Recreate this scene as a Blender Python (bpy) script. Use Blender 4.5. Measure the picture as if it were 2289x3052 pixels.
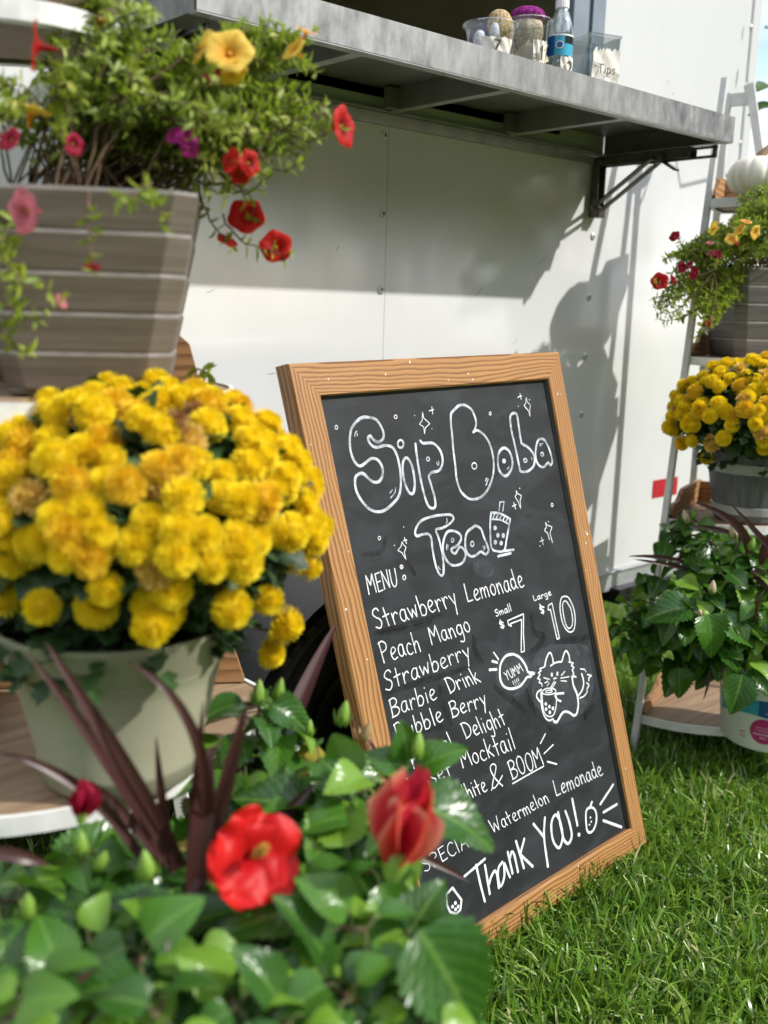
import bpy, math, random
import numpy as np
from mathutils import Vector, Matrix
R = math.radians
random.seed(7)
RNG = np.random.default_rng(7)
for ob in list(bpy.data.objects):
    bpy.data.objects.remove(ob)
S = bpy.context.scene
COL = S.collection

# ------------------------------------------------------------------ camera
CAM = np.array([0.0, 0.0, 1.272])
AX = np.array([[0.744729, -0.112885, 0.657751],
               [-0.66686, -0.164285, 0.726848],
               [0.026008, -0.979932, -0.197626]])      # columns: picture right, down, forward
FOC = 3000.0 / 3052.0
cd = bpy.data.cameras.new('camera')
cam = bpy.data.objects.new('camera', cd)
COL.objects.link(cam)
mw = Matrix.Identity(4)
for i in range(3):
    mw[i][0] = AX[i, 0]; mw[i][1] = -AX[i, 1]; mw[i][2] = -AX[i, 2]; mw[i][3] = CAM[i]
cam.matrix_world = mw
cd.sensor_fit = 'VERTICAL'
cd.sensor_height = 24.0
cd.lens = 24.0 * FOC
cd.clip_start = 0.02
cd.clip_end = 600
cd.dof.use_dof = True
cd.dof.focus_distance = 1.98
cd.dof.aperture_fstop = 1.85
S.camera = cam

# ------------------------------------------------------------------ sky, sun, exposure
SUN_DIR = Vector((0.453, -0.63, 0.63)).normalized()     # towards the sun
elev = math.asin(SUN_DIR.z)
azim = math.atan2(SUN_DIR.x, SUN_DIR.y)
w = bpy.data.worlds.new('World')
S.world = w
w.use_nodes = True
nt = w.node_tree
sky = nt.nodes.new('ShaderNodeTexSky')
sky.sky_type = 'NISHITA'
sky.sun_disc = False
sky.sun_elevation = elev
sky.sun_rotation = azim
tcw = nt.nodes.new('ShaderNodeTexCoord')
mpw = nt.nodes.new('ShaderNodeMapping'); mpw.inputs['Scale'].default_value = (1, 1, 2.2)
nzw = nt.nodes.new('ShaderNodeTexNoise'); nzw.inputs['Scale'].default_value = 1.9; nzw.inputs['Detail'].default_value = 7
rpw = nt.nodes.new('ShaderNodeValToRGB'); rpw.color_ramp.elements[0].position = .40; rpw.color_ramp.elements[1].position = .60
mxw = nt.nodes.new('ShaderNodeMix'); mxw.data_type = 'RGBA'
mxw.inputs[7].default_value = (8.2, 8.3, 8.6, 1)
nt.links.new(tcw.outputs['Generated'], mpw.inputs[0]); nt.links.new(mpw.outputs[0], nzw.inputs[0]); nt.links.new(nzw.outputs[0], rpw.inputs[0])
nt.links.new(rpw.outputs[0], mxw.inputs[0]); nt.links.new(sky.outputs[0], mxw.inputs[6])
nt.links.new(mxw.outputs[2], nt.nodes['Background'].inputs[0])      # broken white cloud in a clear sky
nt.nodes['Background'].inputs[1].default_value = 0.15
ld = bpy.data.lights.new('sun', 'SUN')
ld.energy = 2.65
ld.angle = R(0.9)
ld.color = (1.0, 0.965, 0.91)
so = bpy.data.objects.new('sun', ld)
COL.objects.link(so)
so.location = (4, -6, 6)
so.rotation_euler = SUN_DIR.to_track_quat('Z', 'Y').to_euler()
S.view_settings.view_transform = 'Standard'
S.view_settings.look = 'None'
S.view_settings.gamma = 1.0
S.view_settings.exposure = 0.82
S.view_settings.use_curve_mapping = False
S.render.engine = 'CYCLES'
S.cycles.use_denoising = True
S.cycles.max_bounces = 8
S.cycles.transparent_max_bounces = 16
S.cycles.sample_clamp_indirect = 6.0
S.cycles.caustics_reflective = False
S.cycles.caustics_refractive = False

# ------------------------------------------------------------------ helpers
def at(x, y, d):
    """World point seen at picture position (x, y of a 1659 x 2212 picture), d metres in front of the camera."""
    v = np.array([(x * 1.3797 - 1144.5) / 3000.0, (y * 1.3797 - 1526.0) / 3000.0, 1.0]) * d
    return CAM + AX @ v

def nz(v):
    v = np.asarray(v, float)
    return v / (np.linalg.norm(v, axis=-1, keepdims=True) + 1e-12)

def tag(o, label=None, cat=None, group=None, kind=None):
    if label: o['label'] = label
    if cat: o['category'] = cat
    if group: o['group'] = group
    if kind: o['kind'] = kind
    return o

def thing(name, loc, label, cat, group=None):
    o = bpy.data.objects.new(name, None)
    o.empty_display_size = 0.05
    COL.objects.link(o)
    o.location = Vector(loc)
    bpy.context.view_layer.update()
    return tag(o, label, cat, group)

class Geo:
    """Collects vertices, faces, a 2-D coordinate and a random value, then links ONE mesh object."""
    def __init__(self):
        self.V = []; self.F = []; self.M = []; self.U = []; self.A = []; self.n = 0
    def add(self, verts, faces, mi=0, uv=None, rnd=0.0):
        verts = np.asarray(verts, float).reshape(-1, 3)
        k = len(verts)
        self.V.append(verts)
        if isinstance(faces, np.ndarray):
            faces = [faces]
        else:
            by = {}
            for f in faces: by.setdefault(len(f), []).append(f)
            faces = [np.array(b) for b in by.values()]
        for b in faces:
            self.F.append(b + self.n)
            self.M.append(np.full(len(b), mi, int))
        self.U.append(np.zeros((k, 2)) if uv is None else np.asarray(uv, float).reshape(-1, 2))
        self.A.append(np.full(k, rnd, float) if np.isscalar(rnd) else np.asarray(rnd, float).ravel())
        self.n += k
    def box(self, c, s, mi=0, rot=None):
        c = np.asarray(c, float); s = np.asarray(s, float) / 2
        v = np.array([[x, y, z] for x in (-1, 1) for y in (-1, 1) for z in (-1, 1)]) * s
        if rot is not None: v = v @ np.asarray(rot).T
        self.add(v + c, [(0, 1, 3, 2), (4, 6, 7, 5), (0, 4, 5, 1), (2, 3, 7, 6), (0, 2, 6, 4), (1, 5, 7, 3)], mi)
    def bar(self, a, b, w_, h_, mi=0, up=(0, 0, 1)):
        a = np.asarray(a, float); b = np.asarray(b, float)
        d = nz(b - a); sd = np.cross(d, up)
        if np.linalg.norm(sd) < 1e-4: sd = np.cross(d, (1, 0, 0))
        sd = nz(sd); u2 = np.cross(sd, d)
        rot = np.stack([d, sd, u2], 1)
        self.box((a + b) / 2, (np.linalg.norm(b - a), w_, h_), mi, rot)
    def tube(self, pts, rad, k=8, mi=0, cap=True):
        pts = np.asarray(pts, float)
        rad = np.broadcast_to(np.asarray(rad, float), (len(pts),))
        t = nz(np.gradient(pts, axis=0))
        ref = np.array([0.0, 0, 1]) if abs(t[0][2]) < .9 else np.array([1.0, 0, 0])
        V = []
        for p, d, r_ in zip(pts, t, rad):
            s_ = nz(np.cross(d, ref)); ref = np.cross(s_, d)
            an = np.arange(k) * 2 * np.pi / k
            V.append(p + r_ * (np.cos(an)[:, None] * s_ + np.sin(an)[:, None] * ref))
        F = []
        for i in range(len(pts) - 1):
            for j in range(k):
                F.append((i * k + j, i * k + (j + 1) % k, (i + 1) * k + (j + 1) % k, (i + 1) * k + j))
        if cap:
            F.append(tuple(range(k))[::-1]); F.append(tuple((len(pts) - 1) * k + j for j in range(k)))
        uv = np.stack([np.tile(np.arange(k) / k, len(pts)), np.repeat(np.linspace(0, 1, len(pts)), k)], 1)
        self.add(np.concatenate(V), F, mi, uv)
    def lathe(self, prof, c=(0, 0, 0), k=40, mi=0, mis=None, fn=None, a0=0, a1=2 * math.pi, closed=True):
        c = np.asarray(c, float); m = len(prof)
        an = np.linspace(a0, a1, k, endpoint=not closed)
        V = []; UV = []
        for i, (r_, z) in enumerate(prof):
            rr = np.full(k, r_) if fn is None else fn(r_, z, an)
            V.append(np.stack([rr * np.cos(an), rr * np.sin(an), np.full(k, z)], 1) + c)
            UV.append(np.stack([an / (2 * np.pi), np.full(k, i / max(1, m - 1))], 1))
        V = np.concatenate(V); UV = np.concatenate(UV)
        kk = k if closed else k - 1
        for i in range(m - 1):
            F = np.array([(i * k + j, i * k + (j + 1) % k, (i + 1) * k + (j + 1) % k, (i + 1) * k + j) for j in range(kk)])
            if i == 0: self.add(V, F, mis[0] if mis else mi, UV); base = self.n - len(V)
            else:
                self.F.append(F + base); self.M.append(np.full(len(F), mis[i] if mis else mi, int))
    def build(self, name, mats, parent=None, smooth=True, sharp=None, bevel=None):
        me = bpy.data.meshes.new(name)
        V = np.concatenate(self.V).astype(np.float32)
        nf = sum(len(b) for b in self.F)
        li = np.concatenate([b.ravel() for b in self.F]).astype(np.int32)
        tot = np.concatenate([np.full(len(b), b.shape[1]) for b in self.F]).astype(np.int32)
        st = np.concatenate([[0], np.cumsum(tot)[:-1]]).astype(np.int32)
        me.vertices.add(len(V)); me.vertices.foreach_set('co', V.ravel())
        me.loops.add(len(li)); me.loops.foreach_set('vertex_index', li)
        me.polygons.add(nf); me.polygons.foreach_set('loop_start', st); me.polygons.foreach_set('loop_total', tot)
        me.polygons.foreach_set('material_index', np.concatenate(self.M).astype(np.int32))
        me.polygons.foreach_set('use_smooth', np.full(nf, bool(smooth)))
        uvl = me.uv_layers.new(name='UVMap')
        uvl.data.foreach_set('uv', np.concatenate(self.U).astype(np.float32)[li].ravel())
        at_ = me.attributes.new('rnd', 'FLOAT', 'POINT')
        at_.data.foreach_set('value', np.concatenate(self.A).astype(np.float32))
        me.update(calc_edges=True)
        me.validate()
        if sharp is not None: me.set_sharp_from_angle(angle=R(sharp))
        for m in (mats if isinstance(mats, (list, tuple)) else [mats]): me.materials.append(m)
        o = bpy.data.objects.new(name, me)
        COL.objects.link(o)
        if bevel:
            b = o.modifiers.new('bevel', 'BEVEL'); b.width = bevel; b.segments = 2; b.limit_method = 'ANGLE'; b.angle_limit = R(40)
        if parent: put(o, parent)
        return o

def put(o, parent):
    """Parents o without moving it."""
    o.parent = parent
    o.matrix_parent_inverse = parent_matrix(parent).inverted()
    return o

def parent_matrix(p):
    m = Matrix.LocRotScale(p.location, p.rotation_euler, p.scale)
    if p.parent: return parent_matrix(p.parent) @ p.matrix_parent_inverse @ m
    return m

# ------------------------------------------------------------------ materials
class Mat:
    def __init__(self, name, rough=0.5, spec=0.5, metal=0.0, color=(.5, .5, .5)):
        self.m = bpy.data.materials.new(name); self.m.use_nodes = True
        self.t = self.m.node_tree; self.N = self.t.nodes; self.L = self.t.links
        self.b = self.N['Principled BSDF']
        self.set('Roughness', rough); self.set('Specular IOR Level', spec); self.set('Metallic', metal)
        self.set('Base Color', (*color, 1))
    def set(self, k, v):
        if hasattr(v, 'is_linked'): self.L.new(v, self.b.inputs[k])
        else: self.b.inputs[k].default_value = v
        return self
    def node(self, ty, ins=None, **kw):
        n_ = self.N.new(ty)
        for k, v in kw.items(): setattr(n_, k, v)
        for k, v in (ins or {}).items():
            if hasattr(v, 'is_linked'): self.L.new(v, n_.inputs[k])
            else: n_.inputs[k].default_value = v
        return n_
    def coord(self, kind='Object', scale=(1, 1, 1), loc=(0, 0, 0)):
        tc = self.node('ShaderNodeTexCoord')
        mp = self.node('ShaderNodeMapping', {'Vector': tc.outputs[kind], 'Scale': scale, 'Location': loc})
        return mp.outputs[0]
    def noise(self, vec, scale, detail=4, rough=.55, dist=0):
        return self.node('ShaderNodeTexNoise', {'Vector': vec, 'Scale': scale, 'Detail': detail, 'Roughness': rough, 'Distortion': dist}).outputs[0]
    def ramp(self, fac, stops):
        r_ = self.node('ShaderNodeValToRGB', {'Fac': fac}); e = r_.color_ramp.elements
        while len(e) < len(stops): e.new(.5)
        for q, (p, c) in zip(e, stops): q.position = p; q.color = (*c, 1) if len(c) == 3 else c
        return r_.outputs[0]
    def mix(self, fac, a, b, blend='MIX'):
        n_ = self.N.new('ShaderNodeMix'); n_.data_type = 'RGBA'; n_.blend_type = blend
        for i, v in ((0, fac), (6, a), (7, b)):
            if hasattr(v, 'is_linked'): self.L.new(v, n_.inputs[i])
            else: n_.inputs[i].default_value = v if i == 0 else ((*v, 1) if len(v) == 3 else v)
        return n_.outputs[2]
    def math(self, op, a, b=0.0, c=0.0):
        n_ = self.N.new('ShaderNodeMath'); n_.operation = op
        for i, v in enumerate((a, b, c)):
            if hasattr(v, 'is_linked'): self.L.new(v, n_.inputs[i])
            else: n_.inputs[i].default_value = v
        return n_.outputs[0]
    def bump(self, h, strength=.3, dist=.002):
        b_ = self.node('ShaderNodeBump', {'Height': h, 'Strength': strength, 'Distance': dist})
        self.L.new(b_.outputs[0], self.b.inputs['Normal'])
    def rnd(self):
        return self.node('ShaderNodeAttribute', attribute_name='rnd').outputs['Fac']
    def translucent(self, color, fac=.3):
        out = self.N['Material Output']
        tr = self.node('ShaderNodeBsdfTranslucent')
        if hasattr(color, 'is_linked'): self.L.new(color, tr.inputs[0])
        else: tr.inputs[0].default_value = (*color, 1)
        mx = self.node('ShaderNodeMixShader', {0: fac})
        self.L.new(self.b.outputs[0], mx.inputs[1]); self.L.new(tr.outputs[0], mx.inputs[2])
        self.L.new(mx.outputs[0], out.inputs[0])

def noisy(name, c1, c2, scale=20, rough=.5, spec=.5, metal=0, stretch=(1, 1, 1), bump=0, detail=5, lo=.35, hi=.65):
    m = Mat(name, rough, spec, metal)
    v = m.noise(m.coord('Object', stretch), scale, detail)
    m.set('Base Color', m.ramp(v, [(lo, c1), (hi, c2)]))
    if bump: m.bump(v, bump, .002)
    return m.m

def wood_mat(name, light, mid, dark, rough=.45, freq=1.0):
    """Grain runs along the mesh's first coordinate (metres)."""
    m = Mat(name, rough, .4)
    uv = m.coord('UV')
    warp = m.noise(m.node('ShaderNodeMapping', {'Vector': uv, 'Scale': (2.2, 5, 1)}).outputs[0], 1.6, 2)
    sep = m.node('ShaderNodeSeparateXYZ', {0: uv})
    ac = m.math('ADD', sep.outputs[1], m.math('MULTIPLY', warp, .034))
    fine = m.noise(m.node('ShaderNodeMapping', {'Vector': uv, 'Scale': (6, 160, 1)}).outputs[0], 1.0, 3)
    irr = m.noise(m.node('ShaderNodeMapping', {'Vector': uv, 'Scale': (.9, 26, 1)}).outputs[0], 1.0, 2)
    ph = m.math('ADD', m.math('ADD', m.math('MULTIPLY', ac, 98 * freq), m.math('MULTIPLY', fine, .5)), m.math('MULTIPLY', irr, 1.6))
    fr = m.math('FRACT', ph)
    col = m.ramp(fr, [(0, light), (.30, light), (.58, mid), (.74, dark), (.90, dark), (1, light)])
    big = m.noise(m.node('ShaderNodeMapping', {'Vector': uv, 'Scale': (1.5, 14, 1)}).outputs[0], 1.3, 3)
    col = m.mix(m.math('MULTIPLY', big, .55), col, mid)
    pore = m.noise(m.node('ShaderNodeMapping', {'Vector': uv, 'Scale': (40, 900, 1)}).outputs[0], 1.0, 2)
    col = m.mix(m.ramp(pore, [(.55, (0, 0, 0)), (.75, (.35, .35, .35))]), col, dark)
    m.set('Base Color', col)
    m.bump(fr, -.25, .0006)
    return m.m

MT = {}
# trailer
m = Mat('painted_aluminium', .16, .85)
ob = m.coord('Object')
n1 = m.noise(ob, 1.4, 3); n2 = m.noise(m.coord('Object', (1, 1, .6)), 9, 6)
dirt = m.mix(m.ramp(n2, [(.45, (0, 0, 0)), (.85, (.35, .35, .35))]), (.67, .68, .68), (.60, .60, .585))
sp = m.noise(ob, 160, 2)
dirt = m.mix(m.ramp(sp, [(.74, (0, 0, 0)), (.80, (.6, .6, .6))]), dirt, (.4, .37, .33))
m.set('Base Color', dirt); m.set('Roughness', m.ramp(n2, [(.3, (.09, .09, .09)), (.8, (.20, .20, .20))]))
m.bump(m.noise(m.coord('Object', (1, 1, .5)), 2.6, 2), .55, .010)
MT['skin'] = m.m
m = Mat('galvanised_steel', .5, .5, .35)
v1 = m.node('ShaderNodeTexVoronoi', {'Vector': m.coord('Object', (1, 1, .6)), 'Scale': 75.0}).outputs['Color']
n3 = m.noise(m.coord('Object', (1, 1, .45)), 30, 8, .7)
n4 = m.noise(m.coord('Object', (1, 1, 1)), 3.0, 3)
c = m.ramp(n3, [(.34, (.15, .157, .168)), (.5, (.245, .252, .26)), (.66, (.36, .365, .37))])
c = m.mix(m.ramp(n4, [(.42, (0, 0, 0)), (.6, (.5, .5, .5))]), c, (.36, .36, .35))
m.set('Base Color', c); m.set('Roughness', m.ramp(n3, [(.3, (.32, .32, .32)), (.7, (.6, .6, .6))]))
MT['galv'] = m.m
MT['underside'] = noisy('dull_aluminium', (.20, .20, .20), (.28, .28, .27), 6, .45, .5, .4, (1, 1, 1))
MT['rib'] = noisy('rib_aluminium', (.34, .34, .34), (.46, .46, .45), 18, .45, .5, .5)
MT['trim'] = noisy('trim_aluminium', (.44, .46, .48), (.58, .60, .61), 14, .38, .5, .5)
MT['jamb'] = noisy('window_frame_grey', (.22, .26, .31), (.28, .32, .37), 9, .4, .5, .3)
MT['jamb_dark'] = noisy('window_frame_dark', (.035, .04, .05), (.06, .07, .08), 9, .4, .5, .2)
MT['interior'] = noisy('trailer_interior', (.62, .54, .38), (.72, .64, .48), 3, .7, .3)
MT['bracket'] = noisy('bracket_steel', (.09, .085, .078), (.16, .15, .14), 30, .4, .5, .7)
MT['rivet'] = noisy('rivet_white', (.62, .63, .63), (.75, .75, .75), 60, .3, .5, .1)
MT['rivet_eye'] = Mat('rivet_eye', .5, .4, .4, (.16, .16, .16)).m
MT['rubber'] = noisy('tyre_rubber', (.022, .022, .022), (.045, .043, .04), 40, .75, .3, 0, (1, 1, 1), .1)
MT['tread'] = noisy('sunlit_tread', (.10, .093, .082), (.17, .158, .14), 25, .85, .2, 0, (1, 1, 1), .1)  # sunlight on the tread put into a paler rubber colour
MT['black'] = noisy('black_paint', (.010, .011, .012), (.022, .023, .024), 20, .28, .5)
MT['tape'] = noisy('red_reflective_tape', (.36, .012, .02), (.50, .02, .035), 60, .3, .6)
MT['clear_lens'] = noisy('clip_metal', (.55, .56, .57), (.72, .72, .72), 30, .25, .6, .5)
# board
MT['oak'] = wood_mat('varnished_pine', (.44, .232, .085), (.335, .158, .052), (.155, .064, .021), .46)
m = Mat('slate_paint', .42, .35)
ob = m.coord('UV')
a1 = m.noise(ob, 5, 6, .6, 1.2); a2 = m.noise(m.node('ShaderNodeMapping', {'Vector': ob, 'Scale': (1.6, 3.4, 1), 'Rotation': (0, 0, .35)}).outputs[0], 3.2, 5, .6, 1.6)
a3 = m.noise(ob, 260, 3)
c = m.ramp(a1, [(.3, (.007, .0085, .0105)), (.55, (.012, .0145, .0175)), (.75, (.027, .032, .038))])
c = m.mix(m.ramp(a2, [(.45, (0, 0, 0)), (.72, (.55, .55, .55))]), c, (.036, .042, .050))
c = m.mix(m.ramp(a3, [(.64, (0, 0, 0)), (.74, (.4, .4, .4))]), c, (.012, .012, .013))
m.set('Base Color', c); m.set('Roughness', m.ramp(a2, [(.3, (.45, .45, .45)), (.7, (.6, .6, .6))]))
m.bump(a3, .12, .0006)
MT['slate'] = m.m
def chalk(name, lo, hi, col):
    m = Mat(name, .7, .2)
    g = m.noise(m.coord('Object', (1, 1, 1)), 42, 5, .7)
    g2 = m.noise(m.coord('Object', (1, 1, 1)), 420, 2)
    f = m.math('MULTIPLY', m.ramp(g, [(.3, (lo,) * 3), (.62, (hi,) * 3)]), m.ramp(g2, [(.3, (.8,) * 3), (.6, (1,) * 3)]))
    m.set('Base Color', m.mix(f, (.07, .075, .08), col))
    return m.m
def smudge(name, col, a):
    m = Mat(name, .5, .3, 0, col)
    g = m.noise(m.coord('Object', (1, 1, 1)), 26, 6, .65, 1.2)
    tr = m.node('ShaderNodeBsdfTransparent')
    mx = m.node('ShaderNodeMixShader', {0: m.ramp(g, [(.30, (0, 0, 0)), (.70, (a, a, a))])})
    m.L.new(tr.outputs[0], mx.inputs[1]); m.L.new(m.b.outputs[0], mx.inputs[2]); m.L.new(mx.outputs[0], m.N['Material Output'].inputs[0])
    return m.m
MT['smudge_light'] = smudge('rubbed_chalk', (.10, .115, .13), .5)
MT['smudge_dark'] = smudge('wet_wiped_slate', (.008, .0085, .009), .6)
MT['chalk'] = chalk('chalk_white', .62, 1.0, (.86, .88, .88))
MT['chalk_soft'] = chalk('chalk_washed', .10, .95, (.70, .75, .80))
MT['chalk_bold'] = chalk('chalk_bold', .55, 1.0, (.86, .89, .90))
# racks
MT['white_metal'] = noisy('white_painted_metal', (.70, .70, .68), (.82, .82, .80), 30, .4, .5)
MT['grey_metal'] = noisy('pale_grey_metal', (.58, .58, .56), (.68, .68, .66), 30, .42, .5)
MT['tray_wood'] = noisy('tray_wood', (.215, .145, .086), (.335, .235, .145), 1.0, .62, .3, 0, (5, 60, 5), .12)
MT['rail_wood'] = wood_mat('rail_wood', (.44, .25, .12), (.34, .18, .08), (.18, .09, .04), .55, .6)
# pots
m = Mat('planter_resin', .62, .35)
g = m.noise(m.coord('Object', (5, 5, 110)), 1.0, 5, .6); g2 = m.noise(m.coord('Object', (1, 1, 1)), 9, 3)
c = m.ramp(g, [(.3, (.115, .094, .072)), (.52, (.165, .138, .110)), (.7, (.21, .182, .150))])
m.set('Base Color', m.mix(m.math('MULTIPLY', g2, .4), c, (.16, .138, .113))); m.bump(g, .25, .001)
MT['planter'] = m.m
MT['planter_shaded'] = noisy('shaded_planter_resin', (.105, .100, .095), (.175, .168, .158), 1.0, .6, .35, 0, (5, 5, 110), .25)  # the planter resin again, its shade put into a darker, greyer colour
MT['groove'] = noisy('planter_groove', (.23, .215, .20), (.32, .30, .28), 40, .6, .3)
MT['sage'] = noisy('sage_plastic', (.30, .30, .205), (.36, .355, .25), 7, .42, .45)
m = Mat('barrel_grey', .55, .35)
g = m.noise(m.coord('Object', (60, 60, 4)), 1.0, 4)
m.set('Base Color', m.ramp(g, [(.3, (.11, .115, .12)), (.7, (.19, .195, .20))])); m.bump(g, .3, .001)
MT['barrel'] = m.m
MT['band'] = noisy('barrel_band', (.42, .43, .42), (.52, .53, .52), 20, .4, .5)
MT['soil'] = noisy('potting_soil', (.012, .009, .006), (.045, .032, .022), 90, .95, .1, 0, (1, 1, 1), 1.0)
MT['bucket'] = noisy('bucket_plastic', (.74, .75, .76), (.80, .81, .81), 10, .35, .5)
MT['lab_cyan'] = noisy('label_cyan', (.03, .30, .47), (.05, .38, .56), 12, .35, .5)
MT['lab_blue'] = noisy('label_blue', (.012, .07, .25), (.02, .10, .32), 12, .35, .5)
MT['lab_pink'] = noisy('label_magenta', (.36, .012, .13), (.44, .02, .17), 12, .35, .5)
MT['lab_white'] = Mat('label_white_ink', .5, .3, 0, (.8, .8, .8)).m
MT['lab_red'] = Mat('label_red_ink', .5, .3, 0, (.5, .06, .04)).m
MT['pumpkin'] = noisy('pumpkin_skin', (.66, .60, .48), (.80, .76, .66), 9, .42, .45, 0, (1, 1, .5))
MT['pumpkin_stem'] = noisy('pumpkin_stem', (.20, .13, .07), (.34, .24, .15), 40, .8, .2, 0, (1, 1, .2), .4)
# counter things
def clear(name, tint, gloss=.16, milk=0.):
    m = Mat(name)
    out = m.N['Material Output']
    tr = m.node('ShaderNodeBsdfTransparent', {0: (*tint, 1)}); gl = m.node('ShaderNodeBsdfGlossy', {'Roughness': .06})
    gl.inputs[0].default_value = (.95, .97, 1, 1)
    fz = m.node('ShaderNodeLayerWeight', {'Blend': .35})
    f = m.math('ADD', m.math('MULTIPLY', fz.outputs['Facing'], .45), gloss * .5)
    mx = m.node('ShaderNodeMixShader', {0: f})
    df = m.node('ShaderNodeBsdfTranslucent'); df.inputs[0].default_value = (.72, .80, .76, 1)
    m2 = m.node('ShaderNodeMixShader', {0: milk}); m.L.new(tr.outputs[0], m2.inputs[1]); m.L.new(df.outputs[0], m2.inputs[2])
    m.L.new(m2.outputs[0], mx.inputs[1]); m.L.new(gl.outputs[0], mx.inputs[2]); m.L.new(mx.outputs[0], out.inputs[0])
    return m.m
MT['clear'] = clear('clear_plastic', (.92, .94, .95), .16, .05)
MT['clear_grey'] = clear('clear_grey_plastic', (.90, .92, .93), .22, .10)
MT['water'] = clear('bottle_plastic', (.80, .88, .86), .25, .30)
MT['cap'] = Mat('white_cap', .35, .5, 0, (.82, .83, .84)).m
def yarn(name, c1, c2):
    m = Mat(name, .95, .1)
    v = m.node('ShaderNodeTexVoronoi', {'Vector': m.coord('Object', (1, 1, 1.3)), 'Scale': 135.0}).outputs[0]
    m.set('Base Color', m.ramp(v, [(0, c2), (.75, c1)])); m.bump(v, -1.0, .004)
    return m.m
MT['yarn_tan'] = yarn('tan_yarn', (.30, .21, .11), (.62, .48, .30))
MT['yarn_cream'] = yarn('cream_yarn', (.42, .33, .23), (.78, .70, .58))
MT['yarn_purple'] = yarn('purple_yarn', (.12, .01, .09), (.42, .06, .34))
MT['yarn_navy'] = yarn('navy_yarn', (.01, .013, .03), (.06, .08, .16))
MT['yarn_pale'] = yarn('pale_yarn', (.55, .57, .60), (.85, .86, .88))
MT['paper'] = noisy('tag_paper', (.72, .68, .58), (.86, .83, .75), 40, .8, .2, 0, (1, 1, 1), .15)
MT['tissue'] = noisy('tissue_paper', (.70, .60, .42), (.86, .78, .62), 30, .9, .1, 0, (1, 1, 1), .6)
MT['ink'] = Mat('marker_ink', .6, .2, 0, (.09, .08, .07)).m
# plants
def leaf_mat(name, stops, rough, tr, trf, veins=0, spec=.5):
    m = Mat(name, rough, spec)
    col = m.ramp(m.rnd(), stops)
    if veins:
        sep = m.node('ShaderNodeSeparateXYZ', {0: m.coord('UV')})
        au = m.math('ABSOLUTE', sep.outputs[0])
        t = m.math('FRACT', m.math('SUBTRACT', m.math('MULTIPLY', sep.outputs[1], 6.5), m.math('MULTIPLY', au, 2.6)))
        vd = m.math('ABSOLUTE', m.math('SUBTRACT', t, .5))
        vein = m.ramp(vd, [(0, (1, 1, 1)), (.10, (.15, .15, .15)), (.5, (0, 0, 0))])
        mid = m.ramp(au, [(0, (1, 1, 1)), (.05, (.6, .6, .6)), (.11, (0, 0, 0))])
        vv = m.math('MAXIMUM', m.math('MULTIPLY', vein, .55), mid)
        col = m.mix(m.math('MULTIPLY', vv, .5), col, (.19, .34, .05))
        m.bump(vd, .32, .002)
    m.set('Base Color', col)
    m.translucent(tr, trf)
    return m.m
MT['hib_leaf'] = leaf_mat('hibiscus_leaf', [(0, (.007, .030, .005)), (.45, (.022, .085, .010)), (.8, (.060, .170, .016)), (.94, (.16, .30, .03)), (1, (.40, .33, .05))], .27, (.13, .33, .015), .22, 1, .45)
MT['mum_leaf'] = leaf_mat('mum_leaf', [(0, (.014, .040, .012)), (1, (.055, .12, .028))], .55, (.06, .14, .02), .2)
MT['cal_leaf'] = leaf_mat('petunia_leaf', [(0, (.09, .135, .018)), (.5, (.21, .285, .034)), (.85, (.36, .43, .06)), (1, (.47, .47, .11))], .5, (.33, .46, .04), .35)
MT['stem'] = noisy('green_brown_stem', (.07, .09, .025), (.13, .12, .05), 60, .6, .3)
MT['woody'] = noisy('woody_stem', (.10, .06, .035), (.19, .13, .08), 60, .75, .2)
MT['bud_green'] = noisy('green_bud', (.13, .26, .03), (.24, .38, .06), 90, .45, .4)
MT['bud_cream'] = noisy('cream_bud', (.46, .36, .24), (.60, .52, .36), 90, .6, .3)
MT['bud_dry'] = noisy('dry_bud', (.26, .17, .08), (.45, .33, .17), 90, .8, .2)
m = Mat('cordyline_blade', .38, .45)
sep = m.node('ShaderNodeSeparateXYZ', {0: m.coord('UV')})
st = m.noise(m.node('ShaderNodeMapping', {'Vector': m.coord('UV'), 'Scale': (16, .8, 1)}).outputs[0], 1.0, 3)
m.set('Base Color', m.ramp(st, [(.3, (.030, .011, .012)), (.55, (.070, .027, .025)), (.75, (.135, .066, .052))]))
m.translucent((.16, .05, .03), .12)
MT['cordyline'] = m.m
def petal_mat(name, a, b, tr, rough=.6, trf=.3):
    m = Mat(name, rough, .25)
    sep = m.node('ShaderNodeSeparateXYZ', {0: m.coord('UV')})
    vn = m.noise(m.node('ShaderNodeMapping', {'Vector': m.coord('UV'), 'Scale': (26, 1.6, 1)}).outputs[0], 1.0, 3)
    base = m.mix(sep.outputs[1], a, b)
    m.set('Base Color', m.mix(m.ramp(vn, [(.42, (0, 0, 0)), (.7, (.42, .42, .42))]), base, tuple(q * .62 for q in a)))
    m.bump(vn, .35, .0012); m.translucent(tr, trf)
    return m.m
MT['mum_yellow'] = petal_mat('mum_petal_yellow', (.86, .60, .006), (.95, .80, .03), (.95, .74, .015), .6, .38)
MT['mum_gold'] = petal_mat('mum_petal_gold', (.80, .50, .008), (.92, .70, .04), (.8, .45, .01), .6, .36)
MT['mum_pale'] = petal_mat('mum_petal_pale', (.62, .34, .02), (.84, .62, .18), (.8, .55, .08))
MT['mum_brown'] = petal_mat('mum_petal_faded', (.24, .10, .03), (.42, .22, .09), (.3, .15, .04))
MT['red_petal'] = petal_mat('red_petal', (.20, .004, .006), (.62, .018, .014), (.7, .02, .01))
MT['crimson_petal'] = petal_mat('crimson_petal', (.16, .003, .015), (.42, .012, .05), (.5, .01, .05))
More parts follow.
